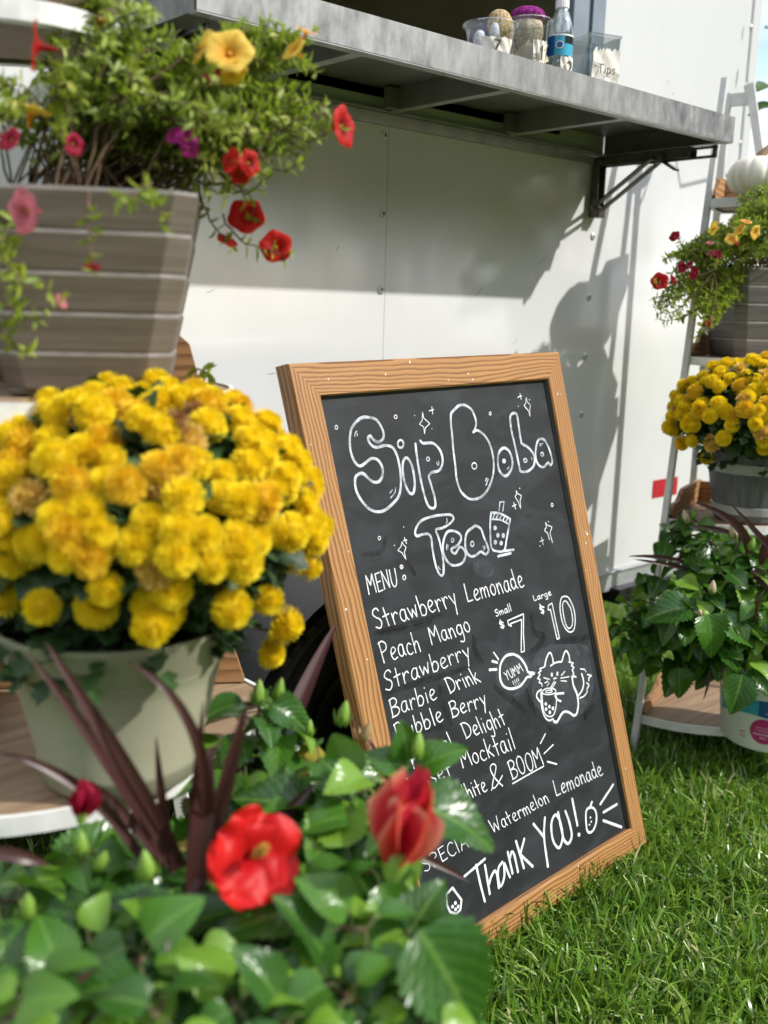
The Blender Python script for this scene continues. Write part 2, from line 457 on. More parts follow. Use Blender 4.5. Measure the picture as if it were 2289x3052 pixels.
MT['yellow_petal'] = petal_mat('yellow_petal', (.72, .28, .01), (.86, .66, .12), (.85, .6, .05))
MT['orange_petal'] = petal_mat('orange_petal', (.60, .22, .02), (.78, .42, .08), (.8, .4, .03))
MT['magenta_petal'] = petal_mat('magenta_petal', (.30, .01, .12), (.50, .03, .28), (.6, .03, .3))
MT['pink_petal'] = petal_mat('pink_petal', (.40, .06, .09), (.62, .20, .24), (.6, .15, .18))
MT['hib_red'] = petal_mat('hibiscus_petal', (.42, .006, .012), (.74, .020, .016), (.9, .03, .02), .45, .35)
MT['pollen'] = noisy('pollen_yellow', (.60, .30, .03), (.78, .52, .12), 200, .8, .2, 0, (1, 1, 1), .8)
# ground
m = Mat('grass_blade', .30, .55)
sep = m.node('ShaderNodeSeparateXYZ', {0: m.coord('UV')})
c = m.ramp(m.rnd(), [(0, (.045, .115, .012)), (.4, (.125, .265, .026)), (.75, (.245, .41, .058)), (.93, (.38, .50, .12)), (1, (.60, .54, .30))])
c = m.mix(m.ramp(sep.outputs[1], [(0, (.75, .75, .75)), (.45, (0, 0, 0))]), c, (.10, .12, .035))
m.set('Base Color', c); m.translucent(m.mix(.35, c, (.34, .50, .03)), .40)
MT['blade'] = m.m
MT['earth'] = noisy('lawn_soil', (.055, .085, .018), (.10, .145, .032), 35, .95, .1, 0, (1, 1, 1), .6)
MT['bark'] = noisy('bark', (.07, .05, .035), (.14, .10, .07), 14, .9, .2, 0, (1, 1, .3), .5)
MT['tree_leaf'] = leaf_mat('tree_leaf', [(0, (.025, .06, .012)), (1, (.07, .13, .025))], .5, (.08, .16, .02), .25)
# ------------------------------------------------------------------ chalk writing (millimetres on the panel)
STROKES={"title":[[5.4,1,1,[[131.3,93.3],[144.9,89.1],[149.6,78.6],[145.6,64.3],[135.6,51.2],[121.8,46.3],[103.6,44.2],[88.2,49.2],[71.5,61.6],[63,79],[59.9,99.8],[63.2,118.2],[70.1,129.5],[79.5,133.5],[92.7,128.8],[108.5,122.7],[122.6,125.7],[131.1,135.8],[133.2,148.4],[128.2,160.3],[118.3,167.6],[105.8,166.9],[94.8,159.5],[84.5,149.2],[74.6,147.4],[63.7,151.5],[58.9,163],[60,179.8],[68.7,197.5],[82,213],[100.9,222.4],[121.9,222.9],[142.8,214.9],[162.5,203.3],[172.1,188.8],[177.3,168.9],[178.8,145.5],[176.5,124.8],[168.9,108.4],[157.1,102.6],[144.5,101.5],[127.2,103],[115.4,98.8],[108.7,90.5],[108.2,82.8],[115,80.3],[119.9,86.9]]],[1.9,0,1,[[82.3,68.5],[77.4,72.6],[75.4,77.7]]],[1.9,0,1,[[82.8,73.1],[81.3,77.5]]],[1.9,0,1,[[159.9,184.2],[155.9,193.1],[143.3,201.7]]],[1.9,0,1,[[150.6,187],[143.1,192.3]]],[4.2,1,1,[[198.2,102.9],[196.4,106.5],[192.9,109],[188.8,109.6],[185.1,108.2],[182.9,105.3],[182.6,101.5],[184.4,97.8],[187.8,95.4],[191.9,94.7],[195.6,96.1],[197.9,99]]],[5.5,1,1,[[198.5,130.1],[189,138.7],[184.9,158.7],[186.9,181.1],[192.7,196],[201.7,201.1],[208.6,194.8],[213.3,177.8],[213,152.3],[207.4,135.8]]],[5.3,0,1,[[230.7,105.3],[229.6,126.8],[229.7,158.9],[232.1,191.2],[236.1,215.9],[242.2,231.2],[251.5,236.5],[260.3,233.6],[262.2,219.2],[259.3,199.4],[255.8,182.7],[254.4,172.9],[265.2,166],[284.3,164.8],[295.6,156.2],[301,142],[297.4,125.2],[283.8,110.9],[268.2,107],[252.2,106.4],[245.3,101]]],[2.3,1,1,[[263.4,139],[262.4,140.9],[260.6,142.1],[258.5,142.4],[256.6,141.7],[255.4,140.1],[255.2,138.2],[256.2,136.3],[257.9,135.1],[260.1,134.8],[262,135.5],[263.2,137]]],[2,0,1,[[288.3,145.6],[288.7,150.5],[284.6,154.2]]],[2,0,1,[[283.2,147.5],[282.9,151.2]]],[5.3,0,1,[[354.9,47.3],[344.7,54.9],[340.5,74.5],[338.9,99.2],[336.2,128.9],[335.2,162],[333.6,186.7],[338.7,209],[348.3,221.8],[366,232.5],[391,234],[413.3,226.5],[432.2,211.7],[447.2,191.1],[454.9,166],[455,143.5],[449.2,122.3],[437.1,105.8],[418.9,94.4],[404.3,96.6]]],[5.3,0,1,[[404.3,96.6],[410.5,91.7],[417.1,78.6],[415.4,63.2],[408.2,49.1],[390.1,39.5],[372.7,39.2],[354.9,47.3]]],[2.8,1,1,[[400,167.1],[398.3,170.2],[395,172.2],[391.1,172.6],[387.6,171.4],[385.3,168.8],[385,165.6],[386.7,162.5],[389.9,160.5],[393.8,160],[397.4,161.3],[399.6,163.9]]],[2.8,0,1,[[430,197.7],[419.9,210.3]]],[2.5,0,1,[[425.3,195.5],[420.2,200.9]]],[5.7,1,1,[[492.3,138.4],[477.2,145.7],[468.6,163.9],[468.9,183],[480.7,196.5],[494.4,196.3],[510.8,184],[516.4,168.8],[512.7,150.8],[503.9,141.2]]],[5,1,1,[[492.3,166.3],[491.6,167.6],[490.1,168.4],[488.3,168.5],[486.7,168],[485.6,167],[485.4,165.6],[486.2,164.4],[487.6,163.6],[489.4,163.4],[491.1,163.9],[492.1,165]]],[2.2,0,1,[[502,180.5],[495.7,184.2]]],[5.5,0,1,[[537.9,193.1],[535.1,161.8],[531.2,129.6],[527.9,101.1],[529.3,76.5],[536.6,68.2],[549.3,67.3],[554.6,74.8],[554.5,106.8],[555.3,134.4]]],[5.6,0,1,[[555.3,134.4],[575.7,144.3],[589.8,158.2],[594,171.2],[586.2,186.7],[567,195.4],[549.8,196.2],[537.9,193.1]]],[2.9,1,1,[[565.9,172.4],[564.8,174.2],[562.4,175.4],[559.5,175.7],[556.9,174.9],[555.2,173.2],[554.9,171.3],[556,169.4],[558.4,168.2],[561.3,168],[563.9,168.8],[565.6,170.4]]],[2.2,0,1,[[583.3,167.5],[583.5,172.9]]],[5.2,1,1,[[633.8,131.4],[616.1,131.7],[603.9,146.9],[598.4,164.5],[600.5,180.9],[611.3,191.1],[622.8,192.3],[639.3,184.9],[646.8,191.2],[654.7,182.8],[651.3,158.6],[643.3,141.4]]],[3,1,1,[[626.9,165.1],[625.8,167.1],[623.8,168.5],[621.4,168.9],[619.2,168.1],[617.9,166.4],[617.7,164.2],[618.8,162.1],[620.9,160.7],[623.3,160.3],[625.5,161.1],[626.8,162.9]]],[2.2,0,1,[[618.4,141],[630.2,140.6]]],[2.2,0,1,[[618.9,145],[624.9,144.3]]],[5,1,1,[[300,256],[267.9,252.6],[238.7,252.6],[215,256.3],[200.2,266.1],[193.7,277.1],[197.9,283.7],[212.3,282.9],[229.1,284.5],[235.9,293.6],[235,311.6],[235.7,336],[239.6,358.9],[247.4,370.5],[255.3,367.8],[259.5,348.2],[260.2,323.8],[256.1,294.6],[251.9,279.8],[271.3,278.6],[293.3,273.6],[307.1,265.3]]],[2,0,1,[[287.4,261.5],[288.1,266.7],[284.3,270.7]]],[2,0,1,[[244.6,351.7],[245.3,356.9],[248.5,358.5]]],[5.1,1,1,[[288.5,324.3],[307.7,319.2],[320.7,308.8],[318.4,298],[302,289.3],[284,288.7],[271,301],[263.9,320.3],[267.3,339.3],[279.2,353.6],[296.2,358.6],[315.2,355.7],[327.2,343.1],[323.8,330.1],[312.8,324.1],[298.4,334.2],[290.1,330.8]]],[2,1,1,[[298.6,307.8],[297.7,309.7],[296.1,311],[294.3,311.2],[292.6,310.4],[291.7,308.8],[291.6,306.7],[292.5,304.8],[294.1,303.5],[296,303.3],[297.6,304.1],[298.6,305.7]]],[2,0,1,[[277.5,312.3],[274.2,317.9],[274.8,323.7]]],[1.7,0,1,[[280.3,314.8],[278.3,318.6],[278.8,321.7]]],[5.3,1,1,[[370.2,289],[384.3,297.4],[390,315.3],[398,337.8],[397.8,346.3],[387.1,351],[374.3,343.6],[357.4,348.2],[341.8,347.7],[331.5,337.6],[330.9,318.7],[339.8,299.2],[360.4,290.7]]],[3.4,1,1,[[356.5,324.4],[355.3,326.8],[353.2,328.3],[350.6,328.5],[348.3,327.5],[346.9,325.4],[346.8,322.9],[348,320.6],[350.1,319],[352.7,318.8],[355,319.8],[356.4,321.9]]],[2.1,0,1,[[387.8,333],[389.1,337.5],[384.4,341]]],[2.1,0,1,[[382.9,333.3],[383.9,337.3]]],[5,0,1,[[422.7,269.8],[414,297.5],[409,339.6],[424.6,350.7],[447.6,352.3],[460.8,330.5],[481.7,290]]],[5,0,1,[[423,268.8],[451.5,274.4],[481.7,290]]],[3.5,0,1,[[423.2,282.8],[448.6,287.5],[474.3,300.3]]],[3.2,0,1,[[433.4,273.5],[426,281.7]]],[3.2,0,1,[[444.4,276.1],[434.3,284.4]]],[3.2,0,1,[[455.5,278.7],[445.4,286.6]]],[3.2,0,1,[[464.7,282.8],[456.2,290.7]]],[3.2,0,1,[[473.7,287.8],[465.4,294.6]]],[2.8,0,0,[[449.5,268.1],[456.1,250.6],[470,251.3],[460.7,270.7]]],[4.6,1,1,[[431.7,302.3],[431,303.6],[429.7,304.4],[428.2,304.6],[426.9,304],[426,302.9],[425.9,301.4],[426.6,300.1],[427.9,299.3],[429.4,299.2],[430.8,299.7],[431.6,300.9]]],[4.6,1,1,[[437.4,318.7],[436.7,320],[435.4,320.8],[433.9,321],[432.5,320.4],[431.7,319.2],[431.6,317.8],[432.3,316.5],[433.5,315.7],[435.1,315.5],[436.4,316.1],[437.3,317.3]]],[4.6,1,1,[[454,321.9],[453.3,323.2],[452,324],[450.5,324.2],[449.1,323.6],[448.3,322.4],[448.2,321],[448.9,319.7],[450.1,318.8],[451.7,318.7],[453.1,319.3],[453.9,320.4]]],[4.6,1,1,[[425.8,332],[425.1,333.3],[423.9,334.1],[422.3,334.2],[421,333.6],[420.2,332.5],[420.1,331.1],[420.8,329.8],[422,329],[423.5,328.8],[424.9,329.4],[425.7,330.6]]],[4.6,1,1,[[444,336.6],[443.3,337.9],[442.1,338.7],[440.5,338.8],[439.2,338.3],[438.3,337.1],[438.2,335.7],[438.9,334.4],[440.2,333.5],[441.7,333.4],[443.1,334],[444,335.2]]],[5,0,1,[[447.2,354],[478.8,356.3]]],[5,0,1,[[425.5,361.7],[467.3,362.1]]]],"stars":[[2,1,0,[[262.7,45.1],[263.6,57.3],[278.5,69.4],[264.1,76.8],[259.2,89.3],[259.9,74.8],[249.1,68.3],[258,61.8]]],[2,0,1,[[281.5,44],[295.9,42.5]]],[2,0,1,[[291.3,36.5],[290.5,51.1]]],[2.2,1,0,[[593.8,35.4],[595.2,45.3],[604.9,53.1],[599.7,63.6],[597.9,77.9],[595.1,65.1],[582.2,52.6],[588.8,48.5]]],[2.2,0,1,[[564.6,34.2],[571.4,31.4],[579,31.5]]],[2.2,0,1,[[574.2,25.3],[575.4,38.7]]],[2.2,1,0,[[515,233],[518.8,240.5],[530.3,245.5],[523.7,256.2],[521.9,272.8],[516.5,257],[508.6,245.4],[514.6,240.9]]],[2.5,0,1,[[495.5,264.8],[508.3,262.7]]],[2.5,0,1,[[501.4,256.8],[504.8,272.2]]],[2.2,0,0,[[614.8,362.5],[610.7,340.1],[620.9,328],[604,320.9],[600.2,313.6],[601.2,325.1],[592.4,331.7],[601.8,338.8],[605.6,354.2]]],[1.5,0,1,[[578.5,344.3],[580.8,361.6]]],[1.5,0,1,[[571,353.3],[584.9,351.6]]],[2.1,1,0,[[155.9,288.2],[158.2,294.6],[164.3,299.9],[157.6,309.2],[159.5,323.4],[150.6,308.1],[141.3,303.1],[151.8,296.2]]],[2.1,0,1,[[159.7,287.1],[169,286.8]]],[2.1,0,1,[[163.3,281.6],[166.9,293.4]]],[1.8,1,1,[[102,272.9],[101.3,274.5],[99.9,275.5],[98.2,275.7],[96.8,275.1],[95.9,273.7],[95.8,272],[96.5,270.4],[97.9,269.4],[99.6,269.2],[101,269.9],[102,271.2]]],[1.8,1,1,[[191.5,49.4],[190.6,51.1],[189,52.3],[186.9,52.6],[185.1,52],[183.9,50.6],[183.7,48.9],[184.6,47.2],[186.3,46.1],[188.3,45.7],[190.2,46.3],[191.3,47.7]]],[2,1,1,[[469.5,62.2],[468.7,63.7],[467.3,64.7],[465.7,65],[464.2,64.5],[463.3,63.3],[463.2,61.7],[464,60.2],[465.4,59.2],[467,58.9],[468.5,59.4],[469.4,60.6]]],[2.1,1,1,[[636.1,280.2],[635.2,281.9],[633.5,283],[631.5,283.3],[629.8,282.5],[628.7,281.1],[628.6,279.2],[629.5,277.5],[631.2,276.4],[633.2,276.1],[635,276.9],[636,278.4]]],[1.7,1,1,[[37.1,57.9],[36.3,59.6],[34.9,60.8],[33.2,61.2],[31.7,60.6],[30.8,59.2],[30.7,57.4],[31.5,55.7],[32.9,54.4],[34.6,54.1],[36.1,54.7],[37,56.1]]],[1.3,1,1,[[240.5,50.4],[240.1,50.7],[239.4,50.7],[239.2,50.3],[239.6,49.9],[240.3,49.9]]],[1.3,1,1,[[283.5,79.9],[283.1,80.3],[282.4,80.2],[282.2,79.8],[282.6,79.4],[283.3,79.5]]],[1.5,1,1,[[563.8,52.8],[563.2,53.3],[562.4,53.2],[562.1,52.7],[562.6,52.3],[563.5,52.3]]],[1.5,1,1,[[605.7,41.1],[605.1,41.5],[604.3,41.5],[604,41],[604.5,40.5],[605.3,40.6]]],[1.5,1,1,[[529.1,229.4],[528.6,229.8],[527.8,229.7],[527.5,229.2],[528,228.8],[528.8,228.9]]],[1.3,1,1,[[166.3,261.2],[165.8,261.6],[165.1,261.5],[164.9,261],[165.3,260.6],[166,260.7]]],[1.3,1,1,[[135,292.1],[134.5,292.5],[133.8,292.4],[133.6,291.9],[134,291.5],[134.7,291.6]]],[1.5,1,1,[[529,229.7],[528.4,230.2],[527.4,230.1],[527,229.4],[527.6,228.9],[528.6,229.1]]],[1.5,1,1,[[612.1,314.6],[611.5,315.1],[610.4,314.9],[610,314.3],[610.7,313.8],[611.7,313.9]]],[1.5,1,1,[[570,362.8],[569.3,363.3],[568.3,363.1],[567.9,362.5],[568.5,362],[569.6,362.2]]]],"menu":[[2.2,1,1,[[148.5,335.9],[147.6,337.4],[145.9,338.4],[143.8,338.5],[141.9,337.7],[140.8,336.2],[140.6,334.5],[141.4,332.9],[143.1,332],[145.2,331.8],[147.1,332.6],[148.3,334.1]]],[2.3,1,1,[[151.1,356.9],[150.2,359],[148.5,360.3],[146.5,360.6],[144.8,359.7],[143.7,357.8],[143.7,355.6],[144.6,353.5],[146.3,352.2],[148.3,351.9],[150,352.8],[151.1,354.7]]],[1.4,1,1,[[145.9,335.4],[145.5,336],[144.9,336.4],[144,336.5],[143.2,336.1],[142.7,335.6],[142.7,334.9],[143,334.2],[143.7,333.8],[144.6,333.8],[145.3,334.1],[145.8,334.7]]],[3.2,0,1,[[341.3,806.3],[327.5,816],[314.5,822.7],[306.8,820.1],[311.1,808],[320.6,794.8],[326,781.6],[318.1,774.5],[308.6,778.8],[311.9,793.4],[324.2,812.2],[337.5,827]]],[3.1,0,1,[[306.1,819.9],[302.6,824.7]]],[3.1,0,1,[[369.2,832.4],[422.6,830.1],[475.9,828.6]]],[3.3,0,1,[[475.5,778.6],[496.3,763.3]]],[3.4,0,1,[[482.7,803],[517.1,793.9]]],[4,0,1,[[489.6,822.9],[520,838.1]]],[2.7,1,1,[[249.4,904.8],[248.6,905.3],[247.3,904.9],[246.8,903.9],[247.6,903.4],[248.9,903.8]]]],"thanks":[[6.3,0,1,[[190.2,960.7],[254.5,949.8]]],[6.4,0,1,[[227.1,951.9],[231.2,992.3],[236.8,1030.5]]],[6.4,0,1,[[251.9,961.4],[253.7,1021.7]]],[6.5,0,1,[[256.1,1002.2],[265.4,990.2],[277.7,983.9],[282.7,993.8],[282.5,1020.6]]],[6.5,0,1,[[303.7,974.9],[290,982.4],[284.5,1000.8],[288.9,1020],[303.3,1005],[307.5,979.6]]],[6.5,0,1,[[308.9,980.1],[319.6,1013]]],[6.6,0,1,[[323.7,961.7],[329,1008.7]]],[6.6,0,1,[[327.9,976.1],[335.1,966],[341.9,973.3],[346.1,1012.1]]],[6.6,0,1,[[353.6,949.6],[365.9,1011.6]]],[6.7,0,0,[[380.3,954.2],[360.3,980.3],[393.8,1019.1]]],[6.8,0,1,[[415.5,935.1],[441.4,970.9]]],[6.8,0,1,[[455,934.7],[443.2,974.8],[442.1,1037.7]]],[6.9,1,1,[[491.2,941.6],[473.7,954],[470.8,989.9],[487.1,1013.4],[504.5,995.5],[503.6,961.2]]],[7,0,1,[[501,939.3],[503.5,971.3],[508.1,1003.6],[521.9,1016.1],[536.1,1003.5],[533.9,971.9],[526.1,945.3]]],[7.1,0,1,[[555.5,927.9],[560.8,990]]],[6.7,1,1,[[563.7,1011.8],[562.8,1012.5],[561.3,1012.3],[559.9,1011.4],[559.4,1010.3],[560.3,1009.6],[561.9,1009.8],[563.3,1010.7]]],[6.1,1,1,[[598.2,970.9],[591.6,1006.2],[597.4,1018.8],[612.9,1020.2],[629.5,1005.7],[632.6,982.8],[618.2,968.3]]],[6.1,0,1,[[623.7,957.9],[612.4,968.1]]],[3,1,1,[[611.9,989.7],[610.9,990.2],[609.3,989.7],[608.7,988.5],[609.7,988],[611.3,988.5]]],[3,1,1,[[612.5,999.7],[611.5,1000.2],[609.9,999.7],[609.2,998.5],[610.3,998],[611.9,998.6]]],[3,1,1,[[605,1004],[604,1004.6],[602.4,1004],[601.7,1002.9],[602.8,1002.3],[604.4,1002.9]]],[6.6,0,1,[[652.9,973.1],[711.5,946.3]]],[6.6,0,1,[[659.9,994.4],[715.3,994.4]]],[7,0,1,[[655.6,1012.1],[720.5,1050.5]]],[5.5,1,0,[[134.4,974.9],[153.1,968.9],[172.6,1001.1],[165.9,1018.1],[152.8,1021.2],[137.6,1010.9],[132.2,995.1]]],[3.9,1,1,[[157.2,1000.9],[155.8,1002.1],[153.8,1001.3],[153.2,999.2],[154.5,997.9],[156.5,998.8]]],[3.9,1,1,[[148.8,1005],[147.5,1006.3],[145.5,1005.5],[144.8,1003.4],[146.2,1002.1],[148.2,1002.9]]],[3.9,1,1,[[163.8,1011.2],[162.4,1012.5],[160.4,1011.6],[159.7,1009.5],[161.1,1008.2],[163.1,1009.1]]],[3.9,1,1,[[155.8,1013.4],[154.5,1014.6],[152.4,1013.8],[151.8,1011.7],[153.2,1010.4],[155.2,1011.3]]],[5.5,0,1,[[115.2,1045],[138.8,1035.6]]]],"prices":[[3.1,0,1,[[412.4,501.3],[404.7,496.8],[399.8,499],[405.2,503.5],[413.1,507.5],[409.2,511.6],[402.2,507.8]]],[2.8,0,1,[[403.2,492.7],[409.1,512.3]]],[3.3,1,0,[[427.4,499.7],[481.4,496.2],[471.9,535.3],[466.8,574.4],[455.6,574.1],[472.3,506.7],[433.6,507.7],[436.9,514.2],[427.6,508.3]]],[3.4,0,1,[[553.1,496.6],[542.3,492.4],[538.2,496.5],[548.1,501.5],[550.1,506.9],[540.7,505.9]]],[3.1,0,1,[[540.3,487.1],[547.7,510.3]]],[3.3,1,0,[[568.7,495.7],[582.8,493.2],[586.9,536.5],[591.4,573.7],[582.9,574.8],[577.5,534.5],[574.4,505.9],[565.9,505.1]]],[3.5,1,1,[[646.2,495.6],[632.9,487.7],[617.6,489.4],[608.3,510.8],[609.8,541.4],[620.7,561.6],[634,569.6],[647.7,566.2],[656.9,547.3],[657.3,520.8]]],[3.3,1,1,[[638.9,505.2],[630,497.3],[620.1,502.7],[617.4,522.8],[620.6,547.8],[629.4,560.2],[642,556.8],[647.9,543.4],[647.1,520.7]]]],"cat":[[6,1,1,[[438.4,576.8],[424.8,571.1],[404.3,570.7],[387.5,580.9],[379.8,596],[378.2,616.3],[387.8,632],[409.1,641.4],[435.7,642.5],[452.2,636.1],[462.7,630.4],[477.6,632.2],[471.7,628.4],[489.4,628],[469.5,620.5],[463.8,605.1],[451.3,586.6]]],[2.1,0,1,[[415.4,626.7],[416.8,633.4]]],[2.1,0,1,[[421.5,625.8],[423.3,632.4]]],[2.1,0,1,[[427.6,625.4],[428.8,632.1]]],[2.1,0,1,[[433.1,624.5],[434.3,631.2]]],[1.6,1,1,[[421.1,636.8],[420.8,637.1],[420.2,636.9],[420,636.5],[420.3,636.3],[420.9,636.4]]],[1.6,1,1,[[427.2,636.4],[426.8,636.7],[426.3,636.5],[426,636.2],[426.4,635.9],[427,636.1]]],[1.6,1,1,[[432.6,636.3],[432.2,636.5],[431.7,636.4],[431.5,636],[431.8,635.8],[432.4,635.9]]],[1.6,1,1,[[437.8,635.7],[437.5,636],[436.9,635.8],[436.7,635.4],[437,635.2],[437.6,635.3]]],[4.2,0,1,[[369,553.9],[380.8,571.7]]],[5.6,0,1,[[361,570.7],[375.4,577]]],[6.2,0,1,[[349.1,586],[370.4,590.3]]],[4.8,0,1,[[527,621.5],[534.7,608.5],[546.9,597.5],[554.3,600.2],[557.6,614],[556.9,623.8]]],[4.5,0,1,[[546.8,625.7],[561.9,623.4],[578,624.3],[587.6,625.6],[599,611.7],[608.5,606.9],[616,617.8],[616.4,633.1]]],[3.5,0,0,[[612.4,633.1],[627.9,638.9],[618.5,642.8],[628.8,649.3],[619.5,653.2],[624.5,660.5],[620.4,663.6],[631.8,672.6],[614.6,666.6]]],[3.3,0,0,[[525.1,623],[507.8,622.7],[512.7,628.8],[501.4,630],[508,635.5],[495.7,641.3],[505.6,645.8],[499.7,651.1],[508.2,655.3],[508.4,661.2]]],[4.4,1,1,[[548.3,646],[547.7,647.2],[547,648.1],[546.1,648.2],[545.4,647.7],[545.1,646.6],[545.2,645.2],[545.7,643.9],[546.5,643.1],[547.3,643],[548,643.5],[548.4,644.6]]],[4.4,1,1,[[567.8,648.4],[567.3,649.7],[566.5,650.6],[565.6,650.7],[565,650.2],[564.6,649.1],[564.7,647.7],[565.2,646.4],[566,645.6],[566.9,645.4],[567.6,646],[567.9,647.1]]],[3.7,0,1,[[551.2,655.5],[560.1,656.5]]],[2.5,0,1,[[516.9,644.7],[537.1,653.7]]],[2.5,0,1,[[518.8,657],[530.2,655.9]]],[2.5,0,1,[[525,664.9],[533.9,660.8]]],[2.5,0,1,[[579,655.3],[593.5,649.8]]],[2.5,0,1,[[576.1,660.6],[605,664.8]]],[2.5,0,1,[[574.8,666.3],[594.9,672.4]]],[2.7,0,1,[[551.4,661.9],[533.2,673.6]]],[2.7,0,1,[[556.3,664.6],[538.4,675.9]]],[2.9,1,1,[[505.8,672.4],[519.1,669.9],[540.4,674.4],[553,682.7],[543.9,687.3],[519.3,682.8],[506.6,676.1]]],[2.2,1,1,[[539.9,680.5],[538.3,681.6],[533.9,681.7],[528.1,681],[522.4,679.5],[518.2,677.6],[516.8,676],[518.4,674.9],[522.7,674.8],[528.5,675.5],[534.2,677],[538.4,678.8]]],[3.1,0,1,[[505.4,674.2],[501.4,698.7],[503.1,718.9],[514.8,730],[530.3,732.4],[542.4,721.8],[550.2,701.9],[551.2,686.2]]],[4,0,1,[[501.6,673.2],[496.9,697.5],[499.9,722.9],[512.9,738.4],[530,740.3]]],[4.4,0,1,[[503.7,667.9],[490,670.2],[485,678.7],[493.6,691.7]]],[5.2,0,1,[[577.9,695.2],[557.6,690.9],[547.6,692.3],[553.3,702.8],[564.7,709.8]]],[4.4,1,1,[[514.2,702.2],[513.2,703.3],[511.4,703.4],[509.8,702.4],[509.4,700.9],[510.4,699.8],[512.2,699.7],[513.8,700.7]]],[4.4,1,1,[[524.9,711],[523.9,712.2],[522.1,712.2],[520.5,711.2],[520.1,709.7],[521.1,708.6],[522.9,708.5],[524.5,709.5]]],[4.4,1,1,[[536.1,718.1],[535.1,719.2],[533.3,719.3],[531.7,718.3],[531.3,716.7],[532.3,715.6],[534.1,715.5],[535.7,716.6]]],[4.4,1,1,[[523.6,723.6],[522.6,724.7],[520.8,724.8],[519.2,723.8],[518.8,722.2],[519.8,721.1],[521.6,721],[523.2,722.1]]],[4.4,1,1,[[512.5,713.6],[511.5,714.7],[509.7,714.8],[508.2,713.8],[507.8,712.3],[508.8,711.2],[510.6,711.1],[512.1,712.1]]],[6,0,1,[[616.1,667.6],[616.6,687.1],[624.8,709.6],[624.6,732],[615.3,749.9],[602.9,752.6],[590,742.9],[575.1,735.8],[561.6,737.1],[540.9,749.3],[530.5,745.3]]],[4.6,0,1,[[652.4,669.5],[655.4,688.8],[646.4,705],[628.7,714.7]]],[3.1,0,0,[[650.6,658.2],[666,663],[668.7,669.4]]],[3.5,0,0,[[673.2,676.8],[688.2,683],[675.3,685.6],[675.6,691.9]]],[3.5,0,1,[[666.2,694.6],[673.2,701.6],[663.8,707.5],[663.8,713.6],[650.4,720.4],[633,721]]]],"smudge_light":[[0.7,1,1,[[494.5,598.9],[519.5,585.1],[542.7,580.6],[586.7,586.7],[644,599],[688.8,614.2],[691.7,646],[693.3,698.5],[679.7,726.1],[649.3,751.1],[595.9,760.8],[531.6,754.6],[497.8,735.1],[476.8,703.8],[471.8,671.3],[481.6,634.8]]],[0.7,1,1,[[385.2,565.2],[412.5,560.2],[450.9,575],[480.6,605.3],[481,630.7],[457.4,653.9],[419.5,661.3],[382.2,643.8],[365.5,615],[369.5,584]]],[0.7,1,1,[[347.8,363.4],[380.2,360.5],[403.3,372.9],[405.1,394.7],[378.3,398.4],[349.4,384.7]]]],"smudge_dark":[[16,0,1,[[507.6,500.1],[507.6,541.2],[538.4,557.8],[512.2,575.6],[476.9,581.1]]],[16.7,0,1,[[575.8,577.2],[652.9,590.5],[697.5,592.3]]],[15.9,0,1,[[454.5,653.1],[464.8,688.8],[490.6,725.3],[522.9,764.1]]],[15.5,0,1,[[355.5,621.8],[411.5,670.6],[446.2,703.2]]],[16.8,0,1,[[659.1,753.7],[641.9,767.6],[685,748.3]]],[12.8,0,1,[[49,443.5],[135.3,454.6],[205.9,455.5]]],[13,0,1,[[53.8,558.1],[138.1,560.7],[281.4,565.7]]],[13.2,0,1,[[200.7,578.6],[200.9,615],[216.7,665.1]]],[12.9,0,1,[[74.2,655.8],[143.9,653.2],[193.9,660.4]]],[13.7,0,1,[[316.9,504.6],[315.2,538.1],[333.6,570.9]]],[11.3,0,1,[[50.8,296.6],[101,296.5],[115.4,271.6]]],[11.7,0,1,[[160.8,328.8],[179.2,358.2]]],[11.6,0,1,[[55.1,443],[136.3,447.1],[236.3,447.1]]]]}
